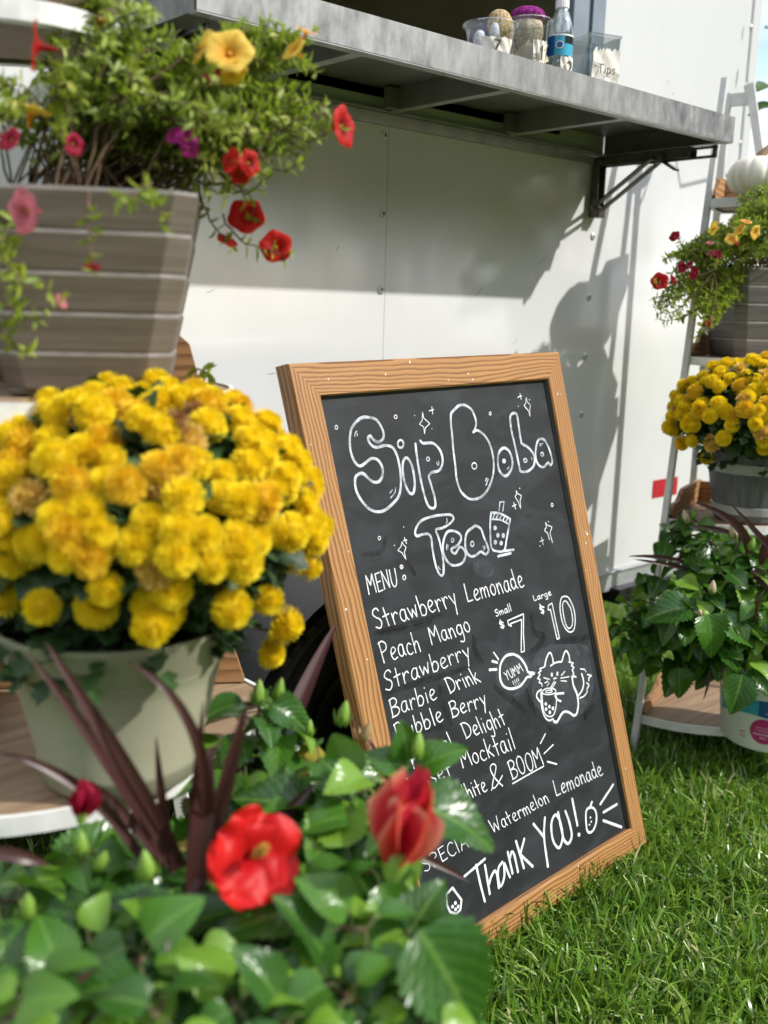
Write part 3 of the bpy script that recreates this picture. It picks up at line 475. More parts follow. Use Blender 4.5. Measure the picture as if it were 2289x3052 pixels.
WORDS=[["MENU","menu",2.8,[50.4,370.8],[47.3,334.4],[129.8,368.1],[129.5,334.6]],["Strawberry","menu",3.0,[56.1,438.2],[49.0,399.8],[287.0,437.6],[273.5,395.1]],["Lemonade","menu",3.2,[310.9,438.4],[306.8,400.4],[497.9,439.8],[488.0,397.0]],["Peach","menu",2.9,[60.7,501.3],[56.1,460.6],[164.9,504.0],[158.2,464.1]],["Mango","menu",3.1,[192.9,498.8],[186.1,463.9],[312.9,497.1],[302.8,460.2]],["Strawberry","menu",3.0,[55.7,554.4],[55.1,517.1],[301.8,548.2],[292.9,512.4]],["Barbie","menu",2.9,[62.9,605.9],[60.6,571.2],[188.8,604.5],[182.3,567.6]],["Drink","menu",3.1,[223.3,603.1],[213.1,569.9],[319.6,602.5],[303.2,567.3]],["Bubble","menu",3.0,[67.2,655.1],[64.8,620.0],[197.3,650.5],[190.3,615.8]],["Berry","menu",3.1,[219.9,649.8],[216.2,617.3],[328.5,653.2],[320.5,617.9]],["Tropical","menu",3.0,[72.5,716.5],[66.2,683.0],[214.5,706.6],[202.8,673.9]],["Delight","menu",3.0,[249.8,702.9],[239.8,668.9],[378.5,708.9],[366.2,669.2]],["Sunset","menu",2.8,[68.7,754.3],[59.6,724.0],[199.2,760.0],[191.1,727.6]],["Mocktail","menu",3.0,[228.9,755.5],[220.8,721.0],[395.8,765.4],[384.9,718.4]],["Red","menu",2.9,[144.2,817.8],[135.9,788.1],[181.2,817.7],[173.0,786.4]],["White","menu",2.9,[204.0,817.6],[193.8,785.6],[291.4,821.8],[281.1,786.2]],["BOOM","menu",3.1,[368.0,822.9],[359.9,782.6],[477.6,824.9],[468.9,783.8]],["SPECIAL","menu",2.3,[86.2,912.6],[79.5,884.9],[240.1,909.2],[230.3,880.2]],["Watermelon","menu",2.7,[288.3,909.7],[278.8,879.3],[479.1,908.3],[467.9,877.4]],["Lemonade","menu",2.8,[500.9,904.1],[497.5,868.5],[681.2,912.8],[669.8,874.4]],["Small","prices",2.5,[391.6,483.6],[387.6,469.6],[444.7,482.3],[442.5,465.5]],["Large","prices",2.6,[520.8,476.3],[518.9,464.1],[584.8,474.9],[581.4,461.3]],["YUMM","cat",2.4,[397.4,621.3],[390.0,602.3],[454.2,614.3],[444.9,594.8]]]
X_ = .58
GL = {   # handwritten letters: advance, strokes (x, y) with baseline 0, capitals 1
'A': (.62, [[(.04, 0), (.30, 1), (.56, 0)], [(.12, .36), (.48, .38)]]),
'B': (.62, [[(.10, .02), (.06, .98)], [(.02, .92), (.30, 1.0), (.50, .82), (.40, .60), (.14, .52)], [(.14, .52), (.46, .46), (.58, .24), (.40, .04), (.04, .0)]]),
'C': (.58, [[(.52, .84), (.38, .99), (.16, .86), (.05, .5), (.14, .14), (.34, .01), (.54, .12)]]),
'D': (.66, [[(.10, .02), (.06, .98)], [(.0, .96), (.30, .96), (.56, .74), (.62, .44), (.46, .14), (.06, .0)]]),
'E': (.52, [[(.48, 1), (.06, .96)], [(.08, .98), (.09, .0)], [(.09, .5), (.40, .54)], [(.09, .0), (.48, .04)]]),
'I': (.2, [[(.1, 0), (.1, 1)]]),
'L': (.54, [[(.06, 1), (.10, .02), (.50, .04)]]),
'M': (.78, [[(.06, 0), (.10, .98), (.36, .42), (.62, 1.0), (.72, 0)]]),
'N': (.66, [[(.08, 0), (.07, 1)], [(.07, 1), (.56, .02)], [(.56, .02), (.56, 1)]]),
'O': (.62, [[(.32, 1), (.12, .84), (.05, .48), (.14, .12), (.32, 0), (.50, .14), (.57, .5), (.50, .86), (.30, 1)]]),
'P': (.56, [[(.10, 0), (.06, .98)], [(.0, .92), (.28, 1.0), (.50, .84), (.44, .60), (.12, .48)]]),
'R': (.60, [[(.08, 0), (.06, .98)], [(.0, .92), (.28, 1.0), (.48, .84), (.40, .60), (.10, .50)], [(.16, .5), (.54, .02)]]),
'S': (.56, [[(.48, .84), (.38, .98), (.18, .94), (.08, .74), (.22, .56), (.42, .42), (.46, .20), (.30, .0), (.06, .10)]]),
'T': (.62, [[(.0, .96), (.60, 1.0)], [(.30, .98), (.32, 0)]]),
'U': (.64, [[(.07, 1), (.08, .34), (.20, .04), (.40, .04), (.54, .3), (.56, 1)]]),
'W': (.90, [[(.04, 1), (.20, .04), (.42, .66), (.62, .02), (.84, 1)]]),
'Y': (.60, [[(.04, 1), (.30, .52)], [(.56, 1), (.30, .52), (.26, 0)]]),
'a': (.54, [[(.42, .52), (.24, .58), (.08, .42), (.06, .16), (.20, .01), (.36, .12), (.42, .50)], [(.42, .56), (.43, .14), (.52, .02)]]),
'b': (.52, [[(.06, 1.02), (.07, .03)], [(.07, .34), (.22, .55), (.40, .48), (.45, .24), (.30, .02), (.07, .05)]]),
'c': (.46, [[(.42, .48), (.26, .57), (.09, .42), (.07, .16), (.22, .01), (.42, .08)]]),
'd': (.56, [[(.42, .46), (.24, .56), (.08, .42), (.07, .14), (.22, .01), (.40, .16)], [(.44, 1.02), (.44, .14), (.54, .01)]]),
'e': (.50, [[(.09, .27), (.30, .34), (.43, .46), (.30, .60), (.13, .50), (.07, .24), (.20, .02), (.46, .08)]]),
'g': (.54, [[(.42, .50), (.24, .58), (.08, .42), (.07, .18), (.22, .03), (.40, .16)], [(.44, .56), (.44, -.18), (.32, -.40), (.10, -.34)]]),
'h': (.52, [[(.06, 1.02), (.08, 0)], [(.08, .32), (.24, .54), (.38, .46), (.43, .0)]]),
'i': (.24, [[(.11, .56), (.12, .0)], [(.10, .82), (.115, .845)]]),
'k': (.52, [[(.06, 1.02), (.08, 0)], [(.40, .62), (.10, .30)], [(.16, .34), (.46, .0)]]),
'K': (.60, [[(.06, 1.02), (.08, 0)], [(.46, .98), (.12, .46)], [(.14, .48), (.54, .0)]]),
'l': (.22, [[(.09, 1.02), (.12, 0)]]),
'm': (.74, [[(.06, .56), (.08, 0)], [(.08, .34), (.20, .54), (.32, .46), (.36, 0)], [(.36, .34), (.48, .54), (.60, .46), (.65, 0)]]),
'n': (.50, [[(.06, .56), (.08, 0)], [(.08, .34), (.22, .55), (.36, .46), (.42, 0)]]),
'o': (.52, [[(.26, .58), (.10, .44), (.07, .20), (.20, .01), (.38, .08), (.45, .32), (.38, .52), (.24, .58)]]),
'p': (.52, [[(.06, .56), (.10, -.42)], [(.06, .38), (.22, .58), (.40, .50), (.44, .26), (.28, .04), (.08, .10)]]),
'r': (.44, [[(.08, .56), (.09, 0)], [(.09, .30), (.20, .50), (.34, .56), (.42, .46)]]),
's': (.42, [[(.37, .52), (.22, .58), (.09, .46), (.20, .32), (.35, .20), (.28, .02), (.06, .05)]]),
't': (.44, [[(.20, .92), (.22, .0)], [(.02, .50), (.42, .56)]]),
'u': (.52, [[(.06, .56), (.08, .18), (.20, .02), (.38, .14), (.42, .56)], [(.42, .56), (.45, 0)]]),
'w': (.66, [[(.04, .56), (.16, .04), (.32, .44), (.46, .02), (.60, .60)]]),
'y': (.52, [[(.06, .56), (.26, .12)], [(.46, .58), (.30, .10), (.16, -.42)]]),
}

def smooth_line(p, closed=False, step=2.2):
    p = np.asarray(p, float)
    if closed: q = np.concatenate([p[-1:], p, p[:2]])
    else: q = np.concatenate([2 * p[:1] - p[1:2], p, 2 * p[-1:] - p[-2:-1]])
    out = []
    for i in range(len(q) - 3):
        a, b, c_, d = q[i:i + 4]
        n_ = max(2, int(np.linalg.norm(c_ - b) / step))
        t = np.arange(n_)[:, None] / n_
        out.append(.5 * ((2 * b) + (c_ - a) * t + (2 * a - 5 * b + 4 * c_ - d) * t ** 2 + (3 * b - a - 3 * c_ + d) * t ** 3))
    if not closed: out.append(p[-1:])
    return np.concatenate(out)

def densify(p, closed, step=2.2):
    p = np.asarray(p, float)
    if closed: p = np.concatenate([p, p[:1]])
    out = []
    for a, b in zip(p[:-1], p[1:]):
        n_ = max(1, int(np.linalg.norm(b - a) / step))
        out.append(a + (b - a) * (np.arange(n_)[:, None] / n_))
    out.append(p[-1:])
    return np.concatenate(out)

# board frame: a slightly racked rectangle leaning back
B_P0 = np.array([1.126116, 1.419746, 1.272 - .155795])
B_U = np.array([.999177, .037033, .01656]); B_N = np.array([-.032211, .972398, -.231094])
B_H = np.array([.094511, -.227215, -.969248]); B_V = np.cross(B_U, B_N)
if B_V @ B_H < 0: B_V = -B_V
B_W, B_L, B_T, REC = .6695, 1.0639, .061, .012

def onpanel(p, lift):
    p = np.asarray(p, float) / 1000
    return B_P0 + B_N * (REC - lift) + p[:, :1] * B_U + p[:, 1:2] * B_V

sign = thing('chalkboard_sign', B_P0 + B_H * 1.12 + B_U * .33, 'tall chalkboard menu in a brown wooden frame leaning on the lawn', 'menu board')

def fc(a, b): return B_P0 + B_U * a + B_H * b
def rail(name, o0, o1, i1, i0, thick=.036):
    """mitred rail: outer edge o0-o1, inner edge i0-i1 on the front plane."""
    g = Geo()
    L_ = np.linalg.norm(o1 - o0); d = nz(o1 - o0)
    k = 24
    V = []; UV = []
    ts = np.linspace(0, 1, k)
    ch = .0035
    for t in ts:
        o = o0 + (o1 - o0) * t; i_ = i0 + (i1 - i0) * t; wv = i_ - o; wl = np.linalg.norm(wv); wn = wv / wl
        prof = [(0, thick), (0, ch), (ch, 0), (wl - ch, 0), (wl, ch), (wl, thick)]
        for s, z in prof:
            V.append(o + wn * s + B_N * z)
            p_ = o + wn * s
            UV.append(((p_ - o0) @ d + RAIL_OFF[0], s + z * .9 + RAIL_OFF[0] * .37))
    n6 = 6; F = []
    SPOTS(g, o0, o1, i0, i1)
    for a in range(k - 1):
        for b in range(n6):
            F.append((a * n6 + b, a * n6 + (b + 1) % n6, (a + 1) * n6 + (b + 1) % n6, (a + 1) * n6 + b))
    F.append(tuple(range(n6))); F.append(tuple((k - 1) * n6 + b for b in range(n6))[::-1])
    g.add(V, F, 0, UV)
    RAIL_OFF[0] += 3.7
    return g.build(name, [MT['oak'], MT['chalk']], sign, smooth=False)
RAIL_OFF = [0.3]
def SPOTS(g, o0, o1, i0, i1):
    for k in range(7):      # dried paint drops
        t = RNG.uniform(.04, .96); s = RNG.uniform(.12, .9); p = (o0 + (o1 - o0) * t) * (1 - s) + (i0 + (i1 - i0) * t) * s
        an = np.arange(9) * 2 * np.pi / 9; rr = RNG.uniform(.0009, .0024) * RNG.uniform(.7, 1.2, 9)
        g.add(p - B_N * .0005 + rr[:, None] * (np.cos(an)[:, None] * B_U + 1.3 * np.sin(an)[:, None] * B_V), [tuple(range(9))], 1)
oTL, oTR, oBR, oBL = fc(-B_T, -B_T), fc(B_W + B_T * .93, -B_T * .1 - .055), fc(B_W + .050, B_L + .054), fc(-B_T, B_L + B_T * 1.2)
iTL, iTR, iBR, iBL = fc(0, 0), fc(B_W, 0), fc(B_W, B_L), fc(0, B_L)
eps = B_U * .0004
rail('frame_rail', oTL, oTR, iTR, iTL)
rail('frame_rail', oTR, oBR, iBR, iTR)
rail('frame_rail', oBR, oBL, iBL, iBR)
rail('frame_rail', oBL, oTL, iTL, iBL)
g = Geo()
nx, ny = 2, 2
pv = [fc(-.008, -.008), fc(B_W + .008, -.008), fc(B_W + .008, B_L + .008), fc(-.008, B_L + .008)]
pv = [p + B_N * REC for p in pv] + [p + B_N * (REC + .012) for p in pv]
g.add(pv, [(0, 1, 2, 3), (7, 6, 5, 4), (0, 4, 5, 1), (1, 5, 6, 2), (2, 6, 7, 3), (3, 7, 4, 0)], 0, [(0, 0), (.67, 0), (.67, 1.06), (0, 1.06)] * 2)
g.build('panel', MT['slate'], sign, smooth=False)
# shade inside the frame edge put in as black strips, rear support leaf
g = Geo()
def lip(a, b, inw):
    V = [a + B_N * .004, b + B_N * .004, b + B_N * REC, a + B_N * REC, a + inw + B_N * .0105, b + inw + B_N * .0105]
    g.add(V, [(0, 1, 5, 4), (4, 5, 2, 3)], 0)
lip(iTL - B_H * .001, iTR - B_H * .001, B_H * .006); lip(iTR + eps * 2, iBR + eps * 2, -B_U * .007)
g.build('inner_edge_shade', MT['black'], sign, smooth=False)
g = Geo()
for sx in (.40, .60):
    a = fc(sx, .02) + B_N * .05; b = np.array([a[0] + .06, a[1] + .02, .0])
    g.bar(a, b, .04, .02)
g.build('support_leg', MT['oak'], sign, smooth=False)
LIFT = [0]
def ribbon(g, pts, width, closed):
    p = np.asarray(pts, float); k = len(p)
    t = nz(np.gradient(p, axis=0)) if not closed else nz(np.roll(p, -1, 0) - np.roll(p, 1, 0))
    s = np.stack([-t[:, 1], t[:, 0]], 1)
    wv = width / 2 * (1 + .10 * np.interp(np.arange(k), np.arange(0, k + 8, 4), RNG.uniform(-1, 1, len(np.arange(0, k + 8, 4)))))[:, None]
    lift = .0006 + .000012 * (LIFT[0] % 60); LIFT[0] += 1
    a = onpanel(p + s * wv, lift); b = onpanel(p - s * wv, lift)
    V = np.empty((2 * k, 3)); V[0::2] = a; V[1::2] = b
    F = [(2 * i, 2 * i + 1, 2 * i + 3, 2 * i + 2) for i in range(k - 1)]
    if closed: F.append((2 * k - 2, 2 * k - 1, 1, 0))
    g.add(V, F)
    if not closed:
        for c_, dr, w_ in ((p[0], -t[0], wv[0, 0]), (p[-1], t[-1], wv[-1, 0])):
            sd = np.array([-dr[1], dr[0]])
            an = np.linspace(-np.pi / 2, np.pi / 2, 6)
            q = c_ + w_ * (np.cos(an)[:, None] * dr * .9 + np.sin(an)[:, None] * sd)
            g.add(onpanel(q, lift), [tuple(range(6))])

groups = {}
def cen(p): return np.asarray(p, float).mean(0)
for gname, lst in STROKES.items():
    if gname.startswith('smudge'):
        for n_st, (wd, closed, smo, pts) in enumerate(lst):
            g = Geo(); p = smooth_line(pts, bool(closed), 4)
            if closed:
                g.add(onpanel(np.concatenate([[cen(p)], p]), .0002 + .00002 * n_st), [(0, 1 + j, 1 + (j + 1) % len(p)) for j in range(len(p))])
            else:
                ww = wd / 2 * (np.sin(np.pi * np.linspace(.12, .88, len(p))) ** .5)[:, None]; tt = nz(np.gradient(p, axis=0)); ss = np.stack([-tt[:, 1], tt[:, 0]], 1)
                lf = .0003 + .00001 * n_st; k = len(p)
                g.add(np.concatenate([onpanel(p + ss * ww, lf), onpanel(p - ss * ww, lf)]), [(i, i + 1, k + i + 1, k + i) for i in range(k - 1)])
            g.build('chalk_smudge', MT[gname], sign, smooth=False)
        continue
    for n_st, (wd, closed, smo, pts) in enumerate(lst):
        key = gname
        if gname == 'stars':           # strokes of one sparkle stay together
            near = [k_ for k_ in groups if k_[0] == 'stars' and np.linalg.norm(np.array(k_[1:]) - cen(pts)) < 42]
            key = near[0] if near else ('stars', *cen(pts))
        if gname == 'prices': key = ('prices', int(cen(pts)[0] > 590))
        if gname == 'menu': key = ('menu', 0) if n_st < 3 else ('menu', '&') if n_st in (3, 4) else ('menu', '.') if n_st == 9 else ('menu', 16) if n_st == 5 else ('menu', 'ray', n_st)
        g = groups.setdefault(key, Geo())
        p = smooth_line(pts, bool(closed)) if smo and len(pts) > 2 else densify(pts, bool(closed))
        if closed and not smo: p = p[:-1]
        ribbon(g, p, wd * (1.06 if gname == 'title' else .9), bool(closed))
n_word = 0
for text, gname, wd, bl, tl, br, tr in WORDS:
    key = gname
    if gname == 'menu':
        key = ('menu', n_word)
    if gname == 'prices': key = ('prices', int(bl[0] > 590))
    n_word += 1
    g = groups.setdefault(key, Geo())
    bl, tl, br, tr = (np.array(v, float) for v in (bl, tl, br, tr))
    tot = sum(GL[c_][0] for c_ in text) + .07 * (len(text) - 1)
    x0 = 0
    for c_ in text:
        adv, strokes = GL[c_]
        jy = RNG.uniform(-.03, .03); jr = RNG.uniform(-.04, .04)
        for st_ in strokes:
            q = np.array(st_, float)
            q[:, 0] += jr * q[:, 1]
            s_ = ((x0 + q[:, 0]) / tot)[:, None]; v_ = (q[:, 1] + jy)[:, None]
            base = bl + (br - bl) * s_; top = tl + (tr - tl) * s_
            pp = base + (top - base) * v_
            sharp = c_ in 'MNEWLAIYkKwlT'
            p = densify(pp, False, 1.6) if sharp or len(pp) < 3 else smooth_line(pp, False, 1.6)
            ribbon(g, p, wd * .86, False)
        x0 += adv + .07
KIND_OF = {'title': ('chalk_title', 'chalk_soft'), 'stars': ('chalk_star', 'chalk'), 'menu': ('menu_word', 'chalk'), 'thanks': ('chalk_thanks', 'chalk_bold'), 'prices': ('chalk_price', 'chalk'), 'cat': ('chalk_cat', 'chalk')}
for key, g in groups.items():
    nm, mt = ('chalk_ray', 'chalk') if key[:2] == ('menu', 'ray') else KIND_OF[key if isinstance(key, str) else key[0]]
    g.build(nm, MT[mt], sign, smooth=False)
# ------------------------------------------------------------------ ground
g = Geo()
g.add([(-60, -60, 0), (60, -60, 0), (60, 60, 0), (-60, 60, 0)], [(0, 1, 2, 3)])
tag(g.build('lawn_ground', MT['earth'], smooth=False), kind='structure')

# ------------------------------------------------------------------ food trailer
YW = 1.9
ZB, ZT, XL, XR = .392, 2.75, -2.6, 3.37
trailer = thing('food_trailer', (.5, 3.0, 0), 'white riveted food trailer with a serving window and a steel counter', 'trailer')
WX0, WX1, WZ0, WZ1 = .05, 2.352, 1.80, 2.62
g = Geo()
def wallq(x0, x1, z0, z1, y=YW):
    nxx = max(2, int((x1 - x0) / .1)); nzz = max(2, int((z1 - z0) / .1))
    xs = np.linspace(x0, x1, nxx); zs = np.linspace(z0, z1, nzz)
    V = [(x, y, z) for z in zs for x in xs]
    F = [(j * nxx + i, j * nxx + i + 1, (j + 1) * nxx + i + 1, (j + 1) * nxx + i) for j in range(nzz - 1) for i in range(nxx - 1)]
    g.add(V, F)
wallq(XL, 1.7015, ZB, WZ0); wallq(1.7025, XR, ZB, WZ0)
wallq(WX1, XR, WZ0, ZT); wallq(XL, WX0, WZ0, ZT); wallq(WX0, WX1, WZ1, ZT)
g.box((1.702, YW + .004, (ZB + WZ0) / 2), (.012, .006, WZ0 - ZB - .01), 1)
# rivets with a dark eye
def rivet(x, z, r_=.0108):
    prof = [(r_ * 1.05, 0), (r_ * 1.0, .0018), (r_ * .8, .0042), (r_ * .46, .0056)]
    k = 14
    an = np.arange(k) * 2 * np.pi / k
    V = np.concatenate([np.stack([x + a * np.cos(an), np.full(k, YW - b), z + a * np.sin(an)], 1) for a, b in prof])
    g.add(V, [(i * k + (j + 1) % k, i * k + j, (i + 1) * k + j, (i + 1) * k + (j + 1) % k) for i in range(3) for j in range(k)], 2)
    a, b = prof[-1]
    g.add(np.stack([x + a * np.cos(an), np.full(k, YW - b), z + a * np.sin(an)], 1), [tuple(range(k))[::-1]], 3)
for k in range(8):
    rivet(1.688, 1.68 - .181 * k); rivet(2.528, 1.50 + .1765 * (1 - k) + .0) if k > 0 else None
    rivet(.848, 1.68 - .181 * k); rivet(.01, 1.68 - .181 * k)
for k in range(12): rivet(3.322, 2.23 - .185 * k)
for (x, z, l_, w_, a) in ((2.86, 1.985, .016, .003, 1.2), (2.89, 1.955, .012, .004, .9), (2.91, 1.90, .022, .004, 1.4), (2.93, 1.86, .018, .003, 1.3), (3.27, 2.20, .05, .006, 1.5), (3.26, 2.06, .07, .008, 1.5), (2.98, .93, .012, .005, 1.5), (2.05, 1.33, .05, .0016, .8), (2.30, 1.42, .06, .0014, .5), (1.36, 1.12, .03, .0016, .2), (2.2, 1.19, .04, .0012, .7), (1.55, 1.41, .02, .0016, 1.), (1.93, 1.05, .012, .003, 1.2), (1.2, 1.3, .03, .0014, .4)):
    q = np.linspace(0, 2 * np.pi, 9, endpoint=False); px_ = l_ / 2 * np.cos(q) * RNG.uniform(.7, 1.1, 9); pz_ = w_ / 2 * np.sin(q) * RNG.uniform(.6, 1.2, 9)
    g.add(np.stack([x + px_ * math.cos(a) - pz_ * math.sin(a), np.full(9, YW - .0004), z + px_ * math.sin(a) + pz_ * math.cos(a)], 1), [tuple(range(9))], 3)
g.build('side_wall', [MT['skin'], MT['jamb_dark'], MT['rivet'], MT['rivet_eye']], trailer, smooth=True, sharp=35)
g = Geo()   # hull: roof, floor, ends, far side and the room inside
g.box(((XL + XR) / 2, 3.0, ZT + .03), (XR - XL, 2.2, .06), 0)
g.box(((XL + XR) / 2, 3.0, ZB + .06), (XR - XL - .02, 2.16, .10), 1)
g.box((XL + .02, 3.0, (ZB + ZT) / 2 + .06), (.04, 2.16, ZT - ZB - .14), 0)
g.box((XR - .02, 3.0, (ZB + ZT) / 2 + .06), (.038, 2.16, ZT - ZB - .14), 0)
g.box(((XL + XR) / 2, 4.08, (ZB + ZT) / 2 + .06), (XR - XL - .1, .04, ZT - ZB - .14), 0)
g.box(((XL + XR) / 2, 4.02, (ZB + ZT) / 2 + .06), (XR - XL - .12, .03, ZT - ZB - .16), 2)
g.box((2.9, 3.0, 1.8), (.03, 1.9, 1.8), 2)
g.box(((XL + XR) / 2, 1.93, 1.2), (XR - XL - .1, .02, 1.15), 2)
g.build('hull', [MT['skin'], MT['black'], MT['interior']], trailer, smooth=False)
# window frame at both sides and sill
g = Geo()
for x0, x1, y0, m_ in ((2.352, 2.420, -.022, 0), (2.422, 2.445, -.008, 1), (2.447, 2.505, -.014, 0), (-.02, .03, -.02, 0), (.032, .06, -.006, 1)):
    g.box(((x0 + x1) / 2, YW + (y0 + .05) / 2, 2.21), (x1 - x0, .05 - y0, .84), m_)
g.box((1.2, YW + .03, 1.775), (2.3, .06, .03), 0)
g.build('window_frame', [MT['jamb'], MT['jamb_dark']], trailer, smooth=False, bevel=.003)
# bottom trim, corner trim
g = Geo()
g.box(((XL + XR) / 2, YW - .006, ZB + .012), (XR - XL, .012, .062), 0)
g.box(((XL + XR) / 2, YW - .010, ZB + .046), (XR - XL, .018, .008), 0)
g.box((3.345, YW - .004, (ZB + ZT) / 2 + .05), (.05, .008, ZT - ZB - .1), 1)
g.build('edge_trim', [MT['trim'], MT['skin']], trailer, smooth=False, bevel=.002)
g = Geo(); g.box((3.028, YW - .0012, .692), (.150, .002, .062), 0)
g.build('reflector_tape', MT['tape'], trailer, smooth=False)
g = Geo()
g.box((1.44, YW - .012, .955), (.07, .022, .012)); g.box((1.42, YW - .024, .958), (.025, .016, .022)); g.box((1.455, YW - .008, .935), (.03, .014, .03))
g.build('latch', MT['clear_lens'], trailer, smooth=False, bevel=.003)
# counter shelf
SX0, SX1, SY, SZ, SH = .915, 2.555, 1.483, 1.728, .064
shelf = None
g = Geo()
t = .0025
g.box(((SX0 + SX1) / 2, (SY + YW) / 2, SZ + SH - t / 2), (SX1 - SX0, YW - SY, t), 0)            # top sheet
g.box(((SX0 + SX1) / 2, SY + .0015, SZ + SH / 2 - .001), (SX1 - SX0 - .001, .003, SH - .003), 0)     # front face
g.box(((SX0 + SX1) / 2, SY + .013, SZ - .0006), (SX1 - SX0 - .002, .024, .003), 2)
g.box((SX1 - .0015, (SY + YW) / 2 + .003, SZ + SH / 2 - .002), (.003, YW - SY - .012, SH - .004), 1)
g.box((SX0 + .0015, (SY + YW) / 2 + .003, SZ + SH / 2 - .002), (.003, YW - SY - .012, SH - .004), 0)
g.box(((SX0 + SX1) / 2, (SY + YW) / 2 + .002, SZ + SH - .008), (SX1 - SX0 - .012, YW - SY - .02, .004), 1)   # underside skin
g.box((SX1 - .014, (SY + YW) / 2, SZ + .001), (.024, YW - SY - .06, .003), 1)
shelf = g.build('counter_shelf', [MT['galv'], MT['underside'], MT['rib']], trailer, smooth=False)
g = Geo()
for x in (1.267, 1.683, 2.10):
    g.box((x, (SY + YW) / 2 + .01, SZ + .028), (.003, YW - SY - .05, .05), 0)
    g.box((x + .012, (SY + YW) / 2 + .008, SZ + .0035), (.026, YW - SY - .055, .003), 1)
    g.box((x - .017, YW - .05, SZ + .025), (.035, .02, .045), 0)
g.box(((SX0 + SX1) / 2, YW - .012, SZ + .002), (SX1 - SX0 - .03, .022, .004), 1)
g.box(((SX0 + SX1) / 2, YW - .006, SZ - .014), (SX1 - SX0 - .03, .010, .026), 1)
put(g.build('shelf_rib', [MT['underside'], MT['rib']], None, smooth=False), shelf)
def bracket(x):
    g = Geo()
    g.box((x, YW - .008, 1.636), (.034, .006, .166)); g.box((x - .016, YW - .018, 1.636), (.003, .026, .166)); g.box((x + .016, YW - .018, 1.636), (.003, .026, .166))
    for s in (-.017, .017):
        g.box((x + s, 1.725, SZ - .022), (.004, .30, .026))
    g.box((x, 1.725, SZ - .0085), (.038, .30, .004))
    # slotted outer arm
    for zz in (SZ - .012, SZ - .036): g.box((x, 1.605, zz), (.008, .20, .007))
    g.box((x, 1.510, SZ - .024), (.008, .012, .032)); g.box((x, 1.70, SZ - .024), (.008, .02, .032))
    for s in (-.024, .024):
        g.bar((x + s, YW - .022, 1.578), (x + s, 1.69, SZ - .03), .005, .020, up=(1, 0, 0))
    g.bar((x, 1.67, SZ - .035), (x + .004, 1.625, SZ - .062), .03, .006)
    for y, z in ((YW - .022, 1.578), (1.69, SZ - .028), (1.86, SZ - .02), (1.66, SZ - .024)):
        g.tube([(x - .030, y, z), (x + .030, y, z)], .007, 10)
    g.box((x - .001, YW - .024, 1.566), (.03, .03, .030))
    return put(g.build('fold_bracket', MT['bracket'], None, smooth=False, bevel=.0012), shelf)
bracket(2.515); bracket(.95)
# wheel and mudguard
g = Geo()
wc = np.array((1.46, 1.72, .325))
def ylathe(g, prof, k=64, mis=None, c=wc):
    an = np.arange(k) * 2 * np.pi / k
    V = np.concatenate([np.stack([c[0] + r_ * np.cos(an), np.full(k, c[1] + y), c[2] + r_ * np.sin(an)], 1) for r_, y in prof])
    for i in range(len(prof) - 1):
        F = np.array([(i * k + (j + 1) % k, i * k + j, (i + 1) * k + j, (i + 1) * k + (j + 1) % k) for j in range(k)])
        if i == 0: g.add(V, F, mis[0] if mis else 0); base = g.n - len(V)
        else: g.F.append(F + base); g.M.append(np.full(len(F), mis[i] if mis else 0, int))
ylathe(g, [(.20, -.09), (.215, -.112), (.25, -.122), (.29, -.118), (.312, -.102), (.322, -.085), (.325, -.06), (.325, -.05), (.317, -.048), (.317, -.038), (.325, -.036), (.325, .036), (.317, .038), (.317, .048), (.325, .05), (.322, .085), (.312, .102), (.20, .11)],
       mis=[0, 0, 0, 0, 1, 1, 1, 1, 1, 1, 1, 1, 1, 1, 1, 0, 0])
for k in range(46):   # tread blocks
    a = 2 * np.pi * k / 46
    ca, sa = np.cos(a), np.sin(a)
    rot = np.array([[ca, 0, -sa], [0, 1, 0], [sa, 0, ca]])
    for y, l_ in ((-.075, .034), (0, .05), (.075, .034)):
        g.box((wc[0] + .3275 * ca, wc[1] + y, wc[2] + .3275 * sa), (.010, l_, .030), 1, rot)
tyre = g.build('tyre', [MT['rubber'], MT['tread']], trailer, smooth=True, sharp=40)
g = Geo()
ylathe(g, [(.205, -.088), (.20, -.10), (.19, -.10), (.182, -.07), (.15, -.05), (.09, -.055), (.05, -.075), (.03, -.078), (.001, -.08)], mis=[0] * 8)
put(g.build('wheel_rim', MT['black'], None, smooth=True, sharp=50), tyre)
g = Geo()   # mudguard
k = 28; an = np.linspace(R(8), R(172), k)
V = []
for r_, y in ((.40, -.16), (.40, .16), (.392, .16), (.392, -.16)): V.append(np.stack([wc[0] + 1.06 * r_ * np.cos(an), np.full(k, wc[1] + y), wc[2] + r_ * np.sin(an)], 1))
V = np.concatenate(V)
g.add(V, [(a * k + j, a * k + j + 1, ((a + 1) % 4) * k + j + 1, ((a + 1) % 4) * k + j) for a in range(4) for j in range(k - 1)])
g.build('mudguard', MT['black'], trailer, smooth=True, sharp=40)
g = Geo()   # corner jack and chassis
g.box((2.86, 2.18, .24), (.06, .06, .30)); g.box((2.86, 2.18, .02), (.2, .2, .02)); g.bar((2.72, 2.16, .05), (2.98, 2.2, .36), .04, .04); g.box((2.88, 2.0, .36), (.3, .3, .05))
g.tube([(2.8, 2.1, .2), (2.74, 2.02, .24), (2.70, 2.0, .17)], .014, 8)
for y in (2.2, 3.7): g.box((.4, y, ZB - .04), (5.6, .06, .1))
g.build('chassis', MT['black'], trailer, smooth=False)
# ------------------------------------------------------------------ corner racks
def mesh_of(g, name, mats, smooth=True, sharp=None):
    o = g.build(name, mats, None, smooth, sharp); me = o.data
    bpy.data.objects.remove(o)
    return me

